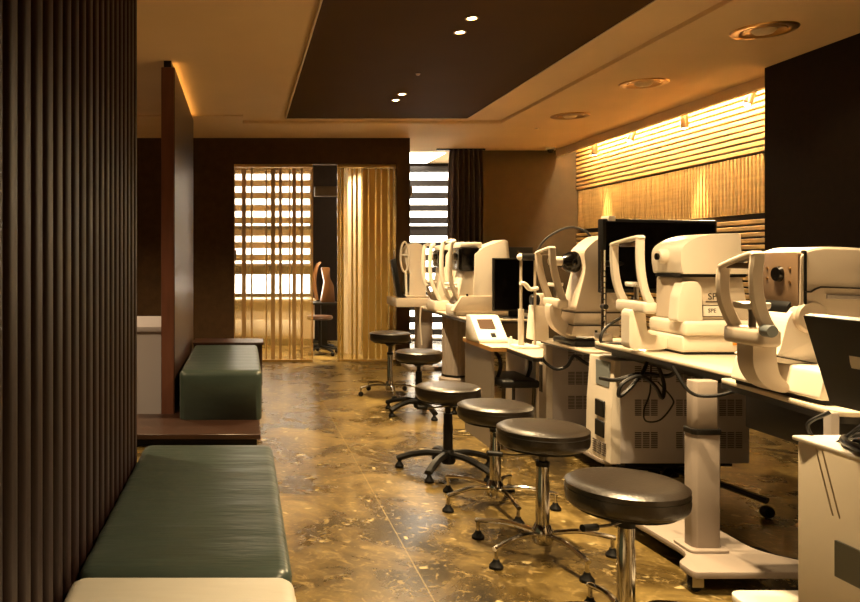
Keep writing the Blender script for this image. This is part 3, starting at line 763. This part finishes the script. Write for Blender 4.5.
obj('arm', tube([(1.915, 3.345, 1.18), (2.0, 3.40, 1.18), (2.15, 3.47, 1.18)], .016, 10), 'dark_steel', t)
bm = bmesh.new()
for i in range(11): bx(bm, 1.899, 1.915, 3.33, 3.334, .84 + i * .03, .845 + i * .03)
obj('scale_marks', bm, 'black_plastic', pole)
obj('knob', lathe([(0, -.04), (.014, -.04), (.014, 0), (0, 0)], 16, c=(1.90, 3.33, .955), axis='y'), 'black_plastic', pole)


# --- E: two look-alike instruments on the fluted table, F on the last table
def loop_instrument(name, label, Yc, xf, box_px, lens, mat, z0, two=True):
    t = thing(name, label, 'eye instrument', (xf + .2, Yc, z0), None)
    Yn, Yf = Yc - .12, Yc + .12
    bd = obj('body', ppx(rpoly(box_px, 1, 2), Yn, Yf, bev=.010, seg=2), mat, t)
    obj('base', box(xf + .04, xf + .52, Yn - .01, Yf + .01, z0, z0 + .10, bev=.014, seg=3), mat, t)
    ln = obj('lens_housing', box(xf + .09, xf + .27, Yn + .01, Yf - .01, lens[0], lens[1], bev=.02, seg=3), 'black_gloss', t)
    obj('lens', lathe([(0, -.02), (.03, -.02), (.035, .01), (0, .01)], 20, c=(xf + .088, Yc, (lens[0] + lens[1]) / 2 + .02), axis='x'), 'dark_steel', ln)
    obj('arm', box(xf + .1, xf + .3, Yn + .03, Yf - .03, lens[1] - .01, lens[1] + .045, bev=.012), mat, t)
    obj('mount', prism(rpoly([(xf + .07, z0 + .1), (xf + .33, z0 + .1), (xf + .3, lens[0]), (xf + .13, lens[0])], .02, 3), 'y', Yn + .02, Yf - .02, bev=.008), mat, t)
    hz = lens[1] + .06
    pn = [Vector((xf + .10, Yn, z0 + .10)), Vector((xf + .03, Yn, z0 + .24)), Vector((xf, Yn, z0 + .40)), Vector((xf + .01, Yn, hz - .05)), Vector((xf + .04, Yn + .02, hz)), Vector((xf + .04, Yf - .02, hz)), Vector((xf + .01, Yf, hz - .05)), Vector((xf, Yf, z0 + .40)), Vector((xf + .03, Yf, z0 + .24)), Vector((xf + .10, Yf, z0 + .10))]
    obj('head_frame', strap(pn, .04, .018, sm=4), mat, t, angle=60)
    obj('forehead_pad', box(xf + .02, xf + .06, Yc - .06, Yc + .06, hz - .02, hz - .005, bev=.006), 'white', t)
    obj('chin_rest', box(xf, xf + .09, Yc - .05, Yc + .05, z0 + .27, z0 + .295, bev=.01), 'white', t)
    obj('chin_bar', tube([(xf + .04, Yn, z0 + .24), (xf + .04, Yf, z0 + .24)], .012, 10), mat, t)
    return t


z5 = .70
e2 = loop_instrument('lens_analyser', 'beige eye instrument with a slanted block body, behind the small dark monitor', 5.72, 1.84,
                     [(474, 297), (475, 254), (484, 247), (504, 239.5), (508, 241), (513, 294), (513, 306), (468, 306)], (1.10, 1.315), 'device', z5)
obj('joystick', tube([(2.0, 5.57, z5 + .1), (1.98, 5.57, z5 + .2)], .01, 8), 'black_plastic', e2)
obj('console', ppx(rpoly([(452, 312), (462, 296), (512, 296), (512, 312)], 2, 2), 5.56, 5.63, bev=.008), 'device2', e2)
e1 = loop_instrument('eye_tester', 'cream eye instrument with looped headrest, second farthest of the instruments', 6.32, 1.84,
                     [(444, 296), (446, 255), (455, 243), (470, 243), (472, 296)], (1.13, 1.30), 'device', z5)
t = thing('slit_lamp', 'farthest cream eye instrument with a thin round headrest loop', 'eye instrument', (1.9, 7.02, .785))
Yn, Yf = 6.95, 7.12
obj('body', ppx(rpoly([(409, 297), (410, 272), (406, 266), (405, 250), (410, 243), (421, 243), (426, 250), (426, 297)], [1, 4, 4, 4, 5, 5, 4, 1], 4), Yn, Yf, bev=.02, seg=3), 'device', t)
obj('base', box(1.74, 2.06, 6.92, 7.18, .785, .81, bev=.008), 'device2', t)
lp = [Vector((XX(403, 7) + .028 * math.cos(a) * 1.6, 6.93, ZZ(257, 7) + .165 * math.sin(a))) for a in [2 * PI * i / 24 for i in range(25)]]
obj('head_frame', tube(lp, .011, 8), 'device', t)
obj('chin_post', tube([(XX(404, 7), 6.93, ZZ(272, 7)), (XX(405, 7), 6.94, .81)], .014, 10), 'white', t)
obj('forehead_bar', tube([(XX(399, 7), 6.93, ZZ(255, 7)), (XX(407, 7), 6.93, ZZ(255, 7))], .010, 8), 'white', t)
obj('eyepiece', box(XX(404, 7), XX(412, 7), 6.97, 7.08, ZZ(292, 7), ZZ(274, 7), bev=.01), 'black_plastic', t)
t = thing('tablet', 'thin black tablet leaning at the aisle end of the farthest table', 'tablet', (1.72, 7.0, .785))
obj('casing', ppx(rpoly([(397.5, 297.5), (402, 297.5), (396, 258), (391.5, 260)], 1, 2), 6.83, 6.91, bev=.003), 'black_plastic', t)
obj('stand', ppx([(398, 297.5), (407, 297.5), (400, 291)], 6.85, 6.89), 'black_plastic', t)

# small dark monitor in front of E2
t = thing('monitor', 'small dark monitor standing at the near end of the fluted column table', 'monitor', (2.35, 5.42, z5))
a_, b_ = XX(493.5, 5.40), XX(538, 5.40)
obj('casing', box(a_, b_, 5.40, 5.44, ZZ(311, 5.4), ZZ(258, 5.4), bev=.006), 'black_plastic', t)
obj('screen', box(a_ + .012, b_ - .012, 5.397, 5.401, ZZ(309.5, 5.4), ZZ(259.5, 5.4)), 'black_gloss', t)
obj('stand', box((a_ + b_) / 2 - .04, (a_ + b_) / 2 + .04, 5.44, 5.46, z5 + .008, .95), 'black_plastic', t)
obj('foot', box((a_ + b_) / 2 - .12, (a_ + b_) / 2 + .12, 5.36, 5.52, z5, z5 + .01, bev=.003, seg=1), 'black_plastic', t)
t = thing('monitor', 'dark monitor farther back, its top showing above the small dark monitor', 'monitor', (2.7, 6.55, z5))
a_, b_ = XX(499, 6.5), XX(533, 6.5)
obj('casing', box(a_, b_, 6.5, 6.54, ZZ(285, 6.5), ZZ(247, 6.5), bev=.006), 'black_plastic', t)
obj('stand', box(2.60, 2.66, 6.54, 6.57, z5 + .01, 1.0), 'black_plastic', t)
obj('foot', box(2.5, 2.67, 6.45, 6.62, z5, z5 + .012), 'black_plastic', t)

# ------------------------------------------------------------------ desk with the small printer-like tester
t = thing('desk', 'small desk with honey wood edge and grey side panel, between the stools', 'desk', (1.72, 4.1, 0))
dp = rpoly([(1.565, 3.97), (1.72, 3.97), (1.885, 4.2), (1.885, 4.5), (1.565, 4.5)], [.02, .03, .03, .01, .02], 4)
wp = rpoly([(1.66, 3.97), (1.648, 3.57), (1.70, 3.57), (1.885, 3.95), (1.885, 4.19), (1.726, 3.969)], [.005, .02, .02, .01, .005, .005], 3)
wg = obj('wing_top', prism(wp, 'z', .643, .65, bev=.001, seg=1), 'laminate', t); obj('wing_edge', prism(wp, 'z', .622, .643), 'edge_black', wg)
tp = obj('desktop', prism(dp, 'z', .645, .65, bev=.001, seg=1), 'laminate', t)
obj('edge_band', prism(dp, 'z', .622, .645), 'desk_wood', tp)
obj('side_panel', box(1.572, 1.592, 3.99, 4.46, 0, .622), 'grey_panel', t)
obj('side_panel', box(1.862, 1.88, 4.0, 4.46, 0, .622), 'device2', t)
t = thing('folding_chair', 'black chair tucked under the small desk', 'chair', (1.72, 4.15, 0))
obj('seat', box(1.61, 1.85, 3.92, 4.28, .40, .45, bev=.015, seg=3), 'black_plastic', t)
for x in (1.635, 1.825):
    obj('leg', tube([(x, 3.95, .41), (x, 3.97, .2), (x, 4.0, 0)], .011, 8), 'dark_steel', t)
    obj('leg', tube([(x, 4.25, .41), (x, 4.25, .2), (x, 4.26, 0)], .011, 8), 'dark_steel', t)
    obj('arm_support', tube([(x, 4.05, .44), (x, 4.0, .52), (x, 4.02, .58), (x, 4.12, .605)], .013, 8, sm=5), 'black_plastic', t)
t = thing('tonometer', 'small white desktop tester with a sloping screen', 'desktop device', (1.69, 4.3, .65))
x0, x1 = XX(477, 4.2), XX(506, 4.2)
pr = rpoly([(4.17, .65), (4.17, .675), (4.33, .82), (4.40, .82), (4.42, .65)], .012, 3)
hs = obj('housing', prism(pr, 'x', x0, x1, bev=.008), 'white', t)
sl = math.atan2(.145, .16)
def on_slope(u, w, h, d, mat, nm, par, cxx):
    bm = box(cxx - w / 2, cxx + w / 2, -h / 2, h / 2, -.003, d)
    rot_about(bm, (0, 0, 0), 0, 'Z')
    bmesh.ops.rotate(bm, verts=bm.verts[:], cent=(0, 0, 0), matrix=Matrix.Rotation(sl, 3, 'X'))
    bmesh.ops.translate(bm, verts=bm.verts[:], vec=(0, 4.17 + .16 * u, .675 + .145 * u))
    return obj(nm, bm, mat, par)
on_slope(.62, .105, .085, .004, 'screen', 'screen', t, (x0 + x1) / 2 - .01)
on_slope(.16, .03, .03, .006, 'black_plastic', 'button', t, (x0 + x1) / 2 + .01)
t = single('bottle', lathe([(0, 0), (.014, 0), (.014, .035), (.007, .045), (.007, .06), (0, .06)], 16), 'white', 'tiny white bottle beside the small desktop tester', 'bottle', origin=None)
t.location = (XX(511, 4.05), 4.05 * K, .65)
# upright chin rest stand on the desk
t = thing('chin_rest_stand', 'thin upright stand with two rods and a black top bar, on the small desk', 'stand', (1.80, 3.94, .65))
xa, xb, ya = XX(521, 3.94), XX(535, 3.94), 3.94
obj('base', box(xa - .045, xb + .01, ya - .05, ya + .06, .65, .668, bev=.006), 'white', t)
obj('lower_post', tube([(xa, ya, .665), (xa, ya, ZZ(309, ya))], .018, 16), 'device', t)
obj('rod', tube([(xa, ya, ZZ(309, ya)), (xa, ya, ZZ(253, ya))], .008, 12), 'device2', t)
obj('rod', tube([(xb, ya, .66), (xb, ya, ZZ(253, ya))], .008, 12), 'device2', t)
tb = obj('top_bar', tube([(xa, ya, ZZ(257, ya)), (xb, ya, ZZ(257, ya))], .022, 14), 'black_plastic', t)
obj('end_knob', ball((xa - .004, ya, ZZ(257, ya)), .022), 'white', tb); obj('end_knob', ball((xb + .002, ya, ZZ(257, ya)), .02), 'white', tb)
obj('chin_arm', strap([(xa - .01, ya - .012, ZZ(283, ya)), (xa + .02, ya - .012, ZZ(284, ya)), (xa + .05, ya - .012, ZZ(289, ya)), (xb + .01, ya - .012, ZZ(288, ya))], .035, .024, ref=(0, 1, 0), sm=4), 'white', t)


# ------------------------------------------------------------------ computer cases
def vents(x, z, y, w, h, n=9, cols=3, gap=.008):
    bm = bmesh.new(); cw = (w - gap * (cols - 1)) / cols
    for c_ in range(cols):
        for i in range(n): bx(bm, x + c_ * (cw + gap), x + c_ * (cw + gap) + cw, y - .0015, y + .002, z + i * h / n, z + i * h / n + h / n * .55)
    return bm


t = thing('computer_case', 'cream and grey computer case with two drive slots, under the middle table', 'computer case', (2.25, 3.3, .16))
cs = obj('case', box(1.915, 2.575, 3.20, 3.42, .165, .69, bev=.006), 'device_mauve', t)
fr = obj('front_panel', prism(rpoly([(1.915, .165), (1.915, .69), (1.885, .69), (1.868, .45), (1.862, .165)], .004, 2), 'y', 3.195, 3.425, bev=.004), 'device', t)
obj('drive_bay', box(1.872, 1.9, 3.225, 3.345, .545, .675, bev=.002, seg=1), 'blue_grey', fr)
for z in (.385, .28): obj('slot', box(1.858, 1.9, 3.25, 3.33, z, z + .085, bev=.003, seg=1), 'black_plastic', fr)
bm = bmesh.new()
for c_ in range(3):
    for i in range(6): bx(bm, 1.858, 1.9, 3.235 + c_ * .042, 3.265 + c_ * .042, .19 + i * .012, .196 + i * .012)
obj('front_vent', bm, 'vent', fr)
for x in (1.99, 2.20, 2.42):
    for z in (.58, .41, .245): obj('side_vent', vents(x, z, 3.20, .115, .085), 'vent', cs)
t = thing('wheeled_stand', 'black wheeled stand under the computer case, one caster arm showing', 'stand', (2.24, 3.3, 0))
obj('plate', box(1.95, 2.5, 3.22, 3.40, .145, .165), 'black_plastic', t)
obj('post', lathe([(0, .07), (.04, .07), (.04, .145), (0, .145)], 20, c=(2.24, 3.3, 0)), 'black_plastic', t)
for ang in (-62, 10, 82, 154, 226):
    a = math.radians(ang); L_ = .42 if ang == -62 else (.17 if ang in (82,) else .24)
    e_ = (2.24 + L_ * math.cos(a), 3.3 + L_ * math.sin(a))
    lg = obj('leg', strap([(2.24, 3.3, .105), (2.24 + .5 * L_ * math.cos(a), 3.3 + .5 * L_ * math.sin(a), .10), (e_[0], e_[1], .08)], .04, .026, ref=(-math.sin(a), math.cos(a), 0)), 'black_plastic', t)
    obj('caster', lathe([(0, -.02), (.024, -.02), (.029, -.01), (.029, .01), (.024, .02), (0, .02)], 18, c=(e_[0], e_[1], .029), axis='y'), 'rubber', lg)
t = thing('computer_case', 'cream and grey computer case with one black slot, beside the small desk', 'computer case', (2.27, 4.13, 0))
cs = obj('case', box(1.99, 2.56, 4.05, 4.24, 0.0, .655, bev=.006), 'device_mauve', t)
fr = obj('front_panel', box(1.945, 1.99, 4.045, 4.245, 0.0, .655, bev=.006), 'device', t)
obj('slot', box(1.941, 1.97, 4.09, 4.17, .34, .52, bev=.003, seg=1), 'black_plastic', fr)
for x in (2.09, 2.33):
    for z in (.555, .40, .245): obj('side_vent', vents(x, z, 4.05, .14, .085), 'vent', cs)

# ------------------------------------------------------------------ white cart and the tilted screen, bottom right
t = thing('cart', 'cream cabinet at the bottom right corner with a grey recess in its side', 'cabinet', (1.65, 1.27, 0))
zc = .75
bm = box(1.385, 1.90, .96, 1.575, .03, zc, bev=.006)
bd = obj('body', bm, 'cart_white', t)
obj('plinth', box(1.41, 1.88, .99, 1.55, 0, .03), 'black_plastic', t)
obj('recess', prism([(1.02, .475), (1.02, .556), (1.469, .547), (1.469, .463)], 'x', 1.379, 1.40), 'blue_grey', t)
obj('side_rail', strap([(1.385, 1.479, .60), (1.385, 1.523, .745)], .004, .004, bm=strap([(1.385, 1.462, .60), (1.385, 1.506, .745)], .004, .004)), 'device2', bd)
obj('top_panel', box(1.375, 1.905, .955, 1.58, zc, zc + .012, bev=.004), 'white', t)
t = thing('monitor', 'black tilted screen seen from behind at the right edge, above the cream cabinet', 'monitor', (1.45, 1.3, zc + .012))
p0 = (1.398, .855); p1 = (1.333, 1.068)
d = Vector((p0[0] - p1[0], p0[1] - p1[1])).normalized(); nrm = Vector((-d.y, d.x)) * .022
if nrm.x < 0: nrm = -nrm
obj('casing', prism(rpoly([p1, p0, (p0[0] + nrm.x, p0[1] + nrm.y), (p1[0] + nrm.x, p1[1] + nrm.y)], .003, 2), 'x' if False else 'y', 1.12, 1.5, bev=.006), 'black_plastic', t)
obj('screen', prism([(p1[0] + nrm.x * 1.02, p1[1] - .01 + nrm.y), (p0[0] + nrm.x * 1.02, p0[1] + .015 + nrm.y), (p0[0] + nrm.x * 1.1, p0[1] + .015 + nrm.y * 1.1), (p1[0] + nrm.x * 1.1, p1[1] - .01 + nrm.y * 1.1)], 'y', 1.135, 1.485), 'black_gloss', t)
obj('stand', strap([(1.385, 1.31, .93), (1.42, 1.31, .85), (1.46, 1.31, .78), (1.46, 1.31, zc + .014)], .10, .03, ref=(0, 1, 0), sm=4), 'black_plastic', t)
obj('foot', box(1.40, 1.60, 1.2, 1.42, zc + .012, zc + .026, bev=.005), 'black_plastic', t)
q = Vector((p1[0] + (p0[0] - p1[0]) * .46, p1[1] + (p0[1] - p1[1]) * .46))
obj('logo', prism([(q.x - .001, q.y - .012), (q.x - .0045, q.y), (q.x - .0005 - .006, q.y + .016), (q.x + .004, q.y)], 'y', 1.375, 1.41), 'white', t)
t = thing('adapter_post', 'short beige post behind the cream cabinet, below the tilted screen', 'post', (1.62, 1.70, 0))
obj('post', box(1.578, 1.602, 1.69, 1.715, .02, .79, bev=.004), 'device_grey', t); obj('foot', box(1.54, 1.65, 1.64, 1.76, 0, .02, bev=.004), 'device2', t)


# ------------------------------------------------------------------ cables
def cable(pts, label, r=.006, sm=8, name='cable', mat='cable', group=None):
    return single(name, tube(pts, r, 8, sm=sm), mat, label, 'cable', group)


def PX(*q): return [(XX(x, Y), Y, ZZ(y, Y)) for x, y, Y in q]


cable(PX((648, 358, 3.0), (643, 372, 2.98), (628, 390, 2.96), (619, 396, 2.95), (622, 384, 2.95), (640, 376, 2.96), (655, 386, 2.97), (662, 398, 2.97), (664, 384, 2.98), (656, 360, 3.0)), 'thick black cable loop hanging under the middle table', .009)
cable(PX((600, 378, 3.12), (616, 380, 3.05), (640, 374, 3.02), (666, 376, 3.0), (676, 372, 2.98)), 'straight black cable running to the case under the middle table', .010)
cable(PX((651, 364, 3.04), (650, 392, 3.03), (644, 410, 3.03), (646, 421, 3.03), (660, 420, 3.03), (672, 406, 3.03), (672, 398, 3.03), (658, 382, 3.03)), 'thin black wire loop hanging lowest under the middle table', .004)
cable(PX((672, 366, 2.44), (690, 392, 2.40), (712, 396, 2.38), (736, 391, 2.38), (752, 388, 2.4)), 'black cable slung across the front of the square table column', .007)
cable(PX((540, 352, 3.9), (545, 362, 3.88), (556, 369, 3.86), (567, 366, 3.85), (574, 356, 3.85), (584, 362, 3.84), (598, 370, 3.84)), 'black cable loop hanging under the table of the cone lens instrument', .010)
cable(PX((537, 251, 3.95), (545, 240, 3.93), (558, 231, 3.90), (572, 227, 3.88), (585, 231, 3.86), (592, 238, 3.84)), 'thin cable arching over the cone lens instrument', .007)
cable(PX((633, 296, 3.30), (628, 312, 3.30), (608, 326, 3.28), (601, 336, 3.27), (603, 343.5, 3.26), (618, 343.5, 3.2), (640, 346, 3.15)), 'black cable running down from the big monitor to the middle tabletop', .008)
cable(PX((830, 412, 1.56), (808, 424, 1.58), (815, 440, 1.57), (828, 447, 1.54), (845, 438, 1.5), (866, 422, 1.45)), 'loose black cable looping from the tilted screen onto the cream cabinet', .005)
for i, (dx, dy, lb) in enumerate(((0, 0, 'lowest thick black cable lying on top of the cream cabinet'), (5, -6, 'middle thick black cable lying on top of the cream cabinet'), (10, -12, 'uppermost thick black cable lying on top of the cream cabinet'))):
    cable([(1.50 + .03 * i, 1.53 - .025 * i, zc + .024), (1.43 + .008 * i, 1.50 - .025 * i, zc + .024), (1.395 + .012 * i, 1.43 - .02 * i, zc + .024 + .022 * i), (1.40 + .012 * i, 1.28, zc + .024 + .022 * i), (1.47 + .03 * i, 1.12, zc + .024)], lb, .009)
cable([(1.95, 6.68, .708), (1.90, 6.69, .70), (1.885, 6.69, .66), (1.88, 6.68, .5), (1.89, 6.66, .3)], 'pale thin cable dangling from the fluted column table', .008, mat='device')
cable([(2.0, 2.55, .008), (2.04, 2.62, .008), (2.12, 2.60, .008), (2.16, 2.52, .008), (2.3, 2.46, .008)], 'black cable on the floor beside the table base', .008)

# ------------------------------------------------------------------ ceiling fittings
def downlight(x, y, label):
    t = thing('downlight', label, 'ceiling light', (x, y, CEIL), 'small lit downlights in the dark ceiling panel')
    obj('trim_ring', lathe([(.027, -.004), (.04, -.004), (.04, .002), (.027, .002), (.027, -.004)], 28, c=(x, y, CEIL)), 'gold_trim', t)
    obj('lamp', lathe([(0, -.001), (.026, -.001), (.026, .002), (0, .002)], 24, c=(x, y, CEIL)), 'lamp', t)


downlight(1.358, 3.736, 'upper lit downlight of the nearer pair in the dark ceiling panel')
downlight(1.366, 3.965, 'lower lit downlight of the nearer pair in the dark ceiling panel')
downlight(1.374, 5.446, 'upper lit downlight of the farther pair in the dark ceiling panel')
downlight(1.370, 5.65, 'lower lit downlight of the farther pair in the dark ceiling panel')
single('smoke_sensor', lathe([(0, -.012), (.012, -.01), (.018, .0), (.018, .002), (0, .002)], 18, c=(1.35, 4.86, CEIL)), 'cream', 'tiny pale sensor dot between the two pairs of downlights', 'sensor')
single('smoke_sensor', lathe([(0, -.016), (.02, -.012), (.028, .0), (0, .0)], 18, c=(3.2, 6.85, CEIL)), 'cream', 'tiny sensor on the pale ceiling beyond the round downlights', 'sensor')
for y, lb in ((3.93, 'nearest large round ceiling downlight above the dark wall'), (5.11, 'middle large round ceiling downlight'), (6.26, 'farthest large round ceiling downlight')):
    t = thing('round_downlight', lb, 'ceiling light', (3.25, y, CEIL), 'large round downlights in the pale ceiling')
    obj('trim_ring', lathe([(.125, -.003), (.15, -.012), (.178, -.010), (.185, .0), (.125, .0), (.125, -.003)], 40, c=(3.25, y, CEIL)), 'brass', t)
    obj('reflector', lathe([(0, .0), (.0, -.002), (.09, -.002), (.12, -.008), (.125, .0)], 36, c=(3.25, y, CEIL)), 'brass', t)
    obj('lamp', lathe([(0, -.028), (.05, -.022), (.07, -.003), (0, -.003)], 28, c=(3.25, y, CEIL)), 'cream', t)
SPOTS = ((4.2, 5.20, (-.55, -.25), 'nearest brass spotlight on the bright slatted wall'), (4.2, 6.0, (.05, 0), 'second nearest brass spotlight on the bright slatted wall'),
         (4.2, 6.78, (-.5, -.25), 'third brass spotlight along the bright slatted wall'), (4.2, 7.54, (.05, 0), 'farthest brass spotlight on the bright slatted wall'))
for x, y, tilt, lb in SPOTS:
    t = thing('spotlight', lb, 'spotlight', (x, y, CEIL + .12), 'brass spotlights above the slatted wall')
    obj('mount', lathe([(0, .0), (.03, .0), (.03, -.015), (0, -.015)], 20, c=(x, y, CEIL + .12)), 'brass', t)
    obj('stem', tube([(x, y, CEIL + .11), (x, y, CEIL - .055)], .009, 8), 'bronze', t)
    d = Vector((tilt[0], tilt[1], -1)).normalized(); p = Vector((x, y, CEIL - .05))
    can = obj('can', tube([p - d * .01, p, p + d * .11, p + d * .13], [.018, .034, .034, .032], 20), 'bronze', t)
    obj('lamp', tube([p + d * .128, p + d * .132], .024, 18), 'lamp', can)
single('led_strip', box(4.13, 4.155, 4.75, 7.95, CEIL + .0, CEIL + .02), 'led', 'bright warm light strip in the ceiling cove above the slatted wall', 'light strip')
t = thing('security_camera', 'small white dome camera at the ceiling in the back right corner', 'camera', (3.93, 8.05, CEIL))
obj('mount', lathe([(0, 0), (.06, 0), (.06, -.025), (0, -.025)], 24, c=(3.93, 8.05, CEIL)), 'white', t)
obj('dome', ball((3.93, 8.05, CEIL - .03), .042, sz=.9), 'black_gloss', t)
single('ceiling_panel_light', box(1.99, 2.70, 8.4, 9.28, CEIL - .012, CEIL), 'panel_light', 'bright white ceiling light panel above the striped blind', 'ceiling light')

# ------------------------------------------------------------------ things glimpsed in the back room through the open gap
t = thing('small_table', 'dark small table in the back room, seen through the gap between the glass doors', 'table', (1.03, 8.55, 0))
obj('top', box(.93, 1.28, 8.4, 8.75, .60, .63, bev=.004), 'black_plastic', t); obj('column', box(1.06, 1.14, 8.52, 8.62, .05, .60), 'black_plastic', t)
for k in range(4):
    a = PI / 4 + k * PI / 2; obj('leg', strap([(1.1, 8.57, .05), (1.1 + .2 * math.cos(a), 8.57 + .2 * math.sin(a), .02)], .04, .035, ref=(-math.sin(a), math.cos(a), 0)), 'black_plastic', t)
t = thing('eye_tester', 'brown lit eye instrument in the back room behind the door gap', 'eye instrument', (1.1, 8.55, .63))
obj('body', prism(rpoly([(1.05, .63), (1.24, .63), (1.22, .86), (1.17, .96), (1.17, 1.1), (1.06, 1.1), (1.1, .9)], .02, 3), 'y', 8.48, 8.62, bev=.012), 'back_brown', t)
obj('head_frame', strap([(1.0, 8.48, .66), (.97, 8.48, .9), (1.0, 8.48, 1.1), (1.04, 8.52, 1.16), (1.04, 8.6, 1.16), (1.0, 8.64, 1.1), (.97, 8.64, .9), (1.0, 8.64, .66)], .03, .014, sm=4), 'back_brown', t)
t = thing('office_chair', 'dark office chair in the back room behind the door gap', 'chair', (1.0, 8.05, 0))
obj('seat', lathe([(0, .44), (.15, .44), (.17, .46), (.16, .49), (0, .5)], 28, c=(.98, 8.05, 0)), 'wood_dark', t)
obj('column', tube([(.98, 8.05, .08), (.98, 8.05, .45)], .022, 12), 'black_plastic', t)
for k in range(5):
    a = 2 * PI * k / 5 + .3
    lg = obj('leg', strap([(.98, 8.05, .10), (.98 + .24 * math.cos(a), 8.05 + .24 * math.sin(a), .06)], .03, .025, ref=(-math.sin(a), math.cos(a), 0)), 'black_plastic', t)
    obj('caster', ball((.98 + .24 * math.cos(a), 8.05 + .24 * math.sin(a), .027), .027), 'rubber', lg)

# ================================================================== LIGHT
def spot(x, y, z, e, ang=115, blend=.7, col=WARM, aim=None, r=.035, name='downlight_or_fill'):
    l = bpy.data.lights.new(name, 'SPOT'); l.energy = e; l.spot_size = math.radians(ang); l.spot_blend = blend; l.color = col; l.shadow_soft_size = r
    o = bpy.data.objects.new(name, l); COL.objects.link(o); o.location = (x, y * K, z)
    if aim is not None:
        o.rotation_euler = (Vector((aim[0], aim[1] * K, aim[2])) - o.location).to_track_quat('-Z', 'Y').to_euler()
    return o


for y in (-1.36, -1.13, .34, .57, 2.04, 2.27, 3.736, 3.965, 5.446, 5.65): spot(1.366, y, CEIL - .008, 120, ang=140 if y > 5 else 104, blend=1.0)  # pair behind the camera added unseen, to brighten the computer case's side
for y in (-.6, 1.6, 2.75, 3.93, 5.11, 6.26): spot(3.25, y, CEIL - .035, 9, ang=130)  # weak light added at the unlit round downlights and along their row, unseen
for x, y in ((-1.7, .8), (-1.7, 3.2), (-1.7, 5.6), (1.45, 7.8), (.4, 8.35)): spot(x, y, CEIL - .01, 75 if x < 0 else 260, ang=130 if x < 0 else 75)  # added unseen: left lamps lift the ceiling, the last brightens the window counter
for (x, y, tilt, lb), aim, e in zip(SPOTS, ((2.1, 2.9, 1.3), (4.37, 6.02, 1.0), (2.0, 3.9, 1.1), (4.37, 7.56, 1.0)), (170, 130, 120, 130)):
    d = Vector((tilt[0], tilt[1], -1)).normalized(); p = Vector((x, y, CEIL - .05)) + d * .14
    spot(p.x, p.y, p.z, e, ang=30, blend=.7, aim=aim, r=.02, name='spotlight_lamp')

w = bpy.data.worlds.new('daylight'); sc.world = w; w.use_nodes = True
bg = w.node_tree.nodes['Background']; bg.inputs['Color'].default_value = (1.0, .87, .67, 1); bg.inputs['Strength'].default_value = 4.2

# ================================================================== CAMERA
cd = bpy.data.cameras.new('camera'); cam = bpy.data.objects.new('camera', cd); COL.objects.link(cam)
cam.location = (0, 0, H); cam.rotation_euler = (PI / 2, 0, 0)
cd.sensor_width = 36; cd.lens = F * K / 860 * 36; cd.shift_x = (430 - CX) / 860; cd.shift_y = -(301 - CY) / 860
cd.clip_start = .05
sc.camera = cam
vs = sc.view_settings
vs.view_transform = 'Standard'; vs.look = 'None'; vs.gamma = 1; vs.use_curve_mapping = False; vs.exposure = 1.65
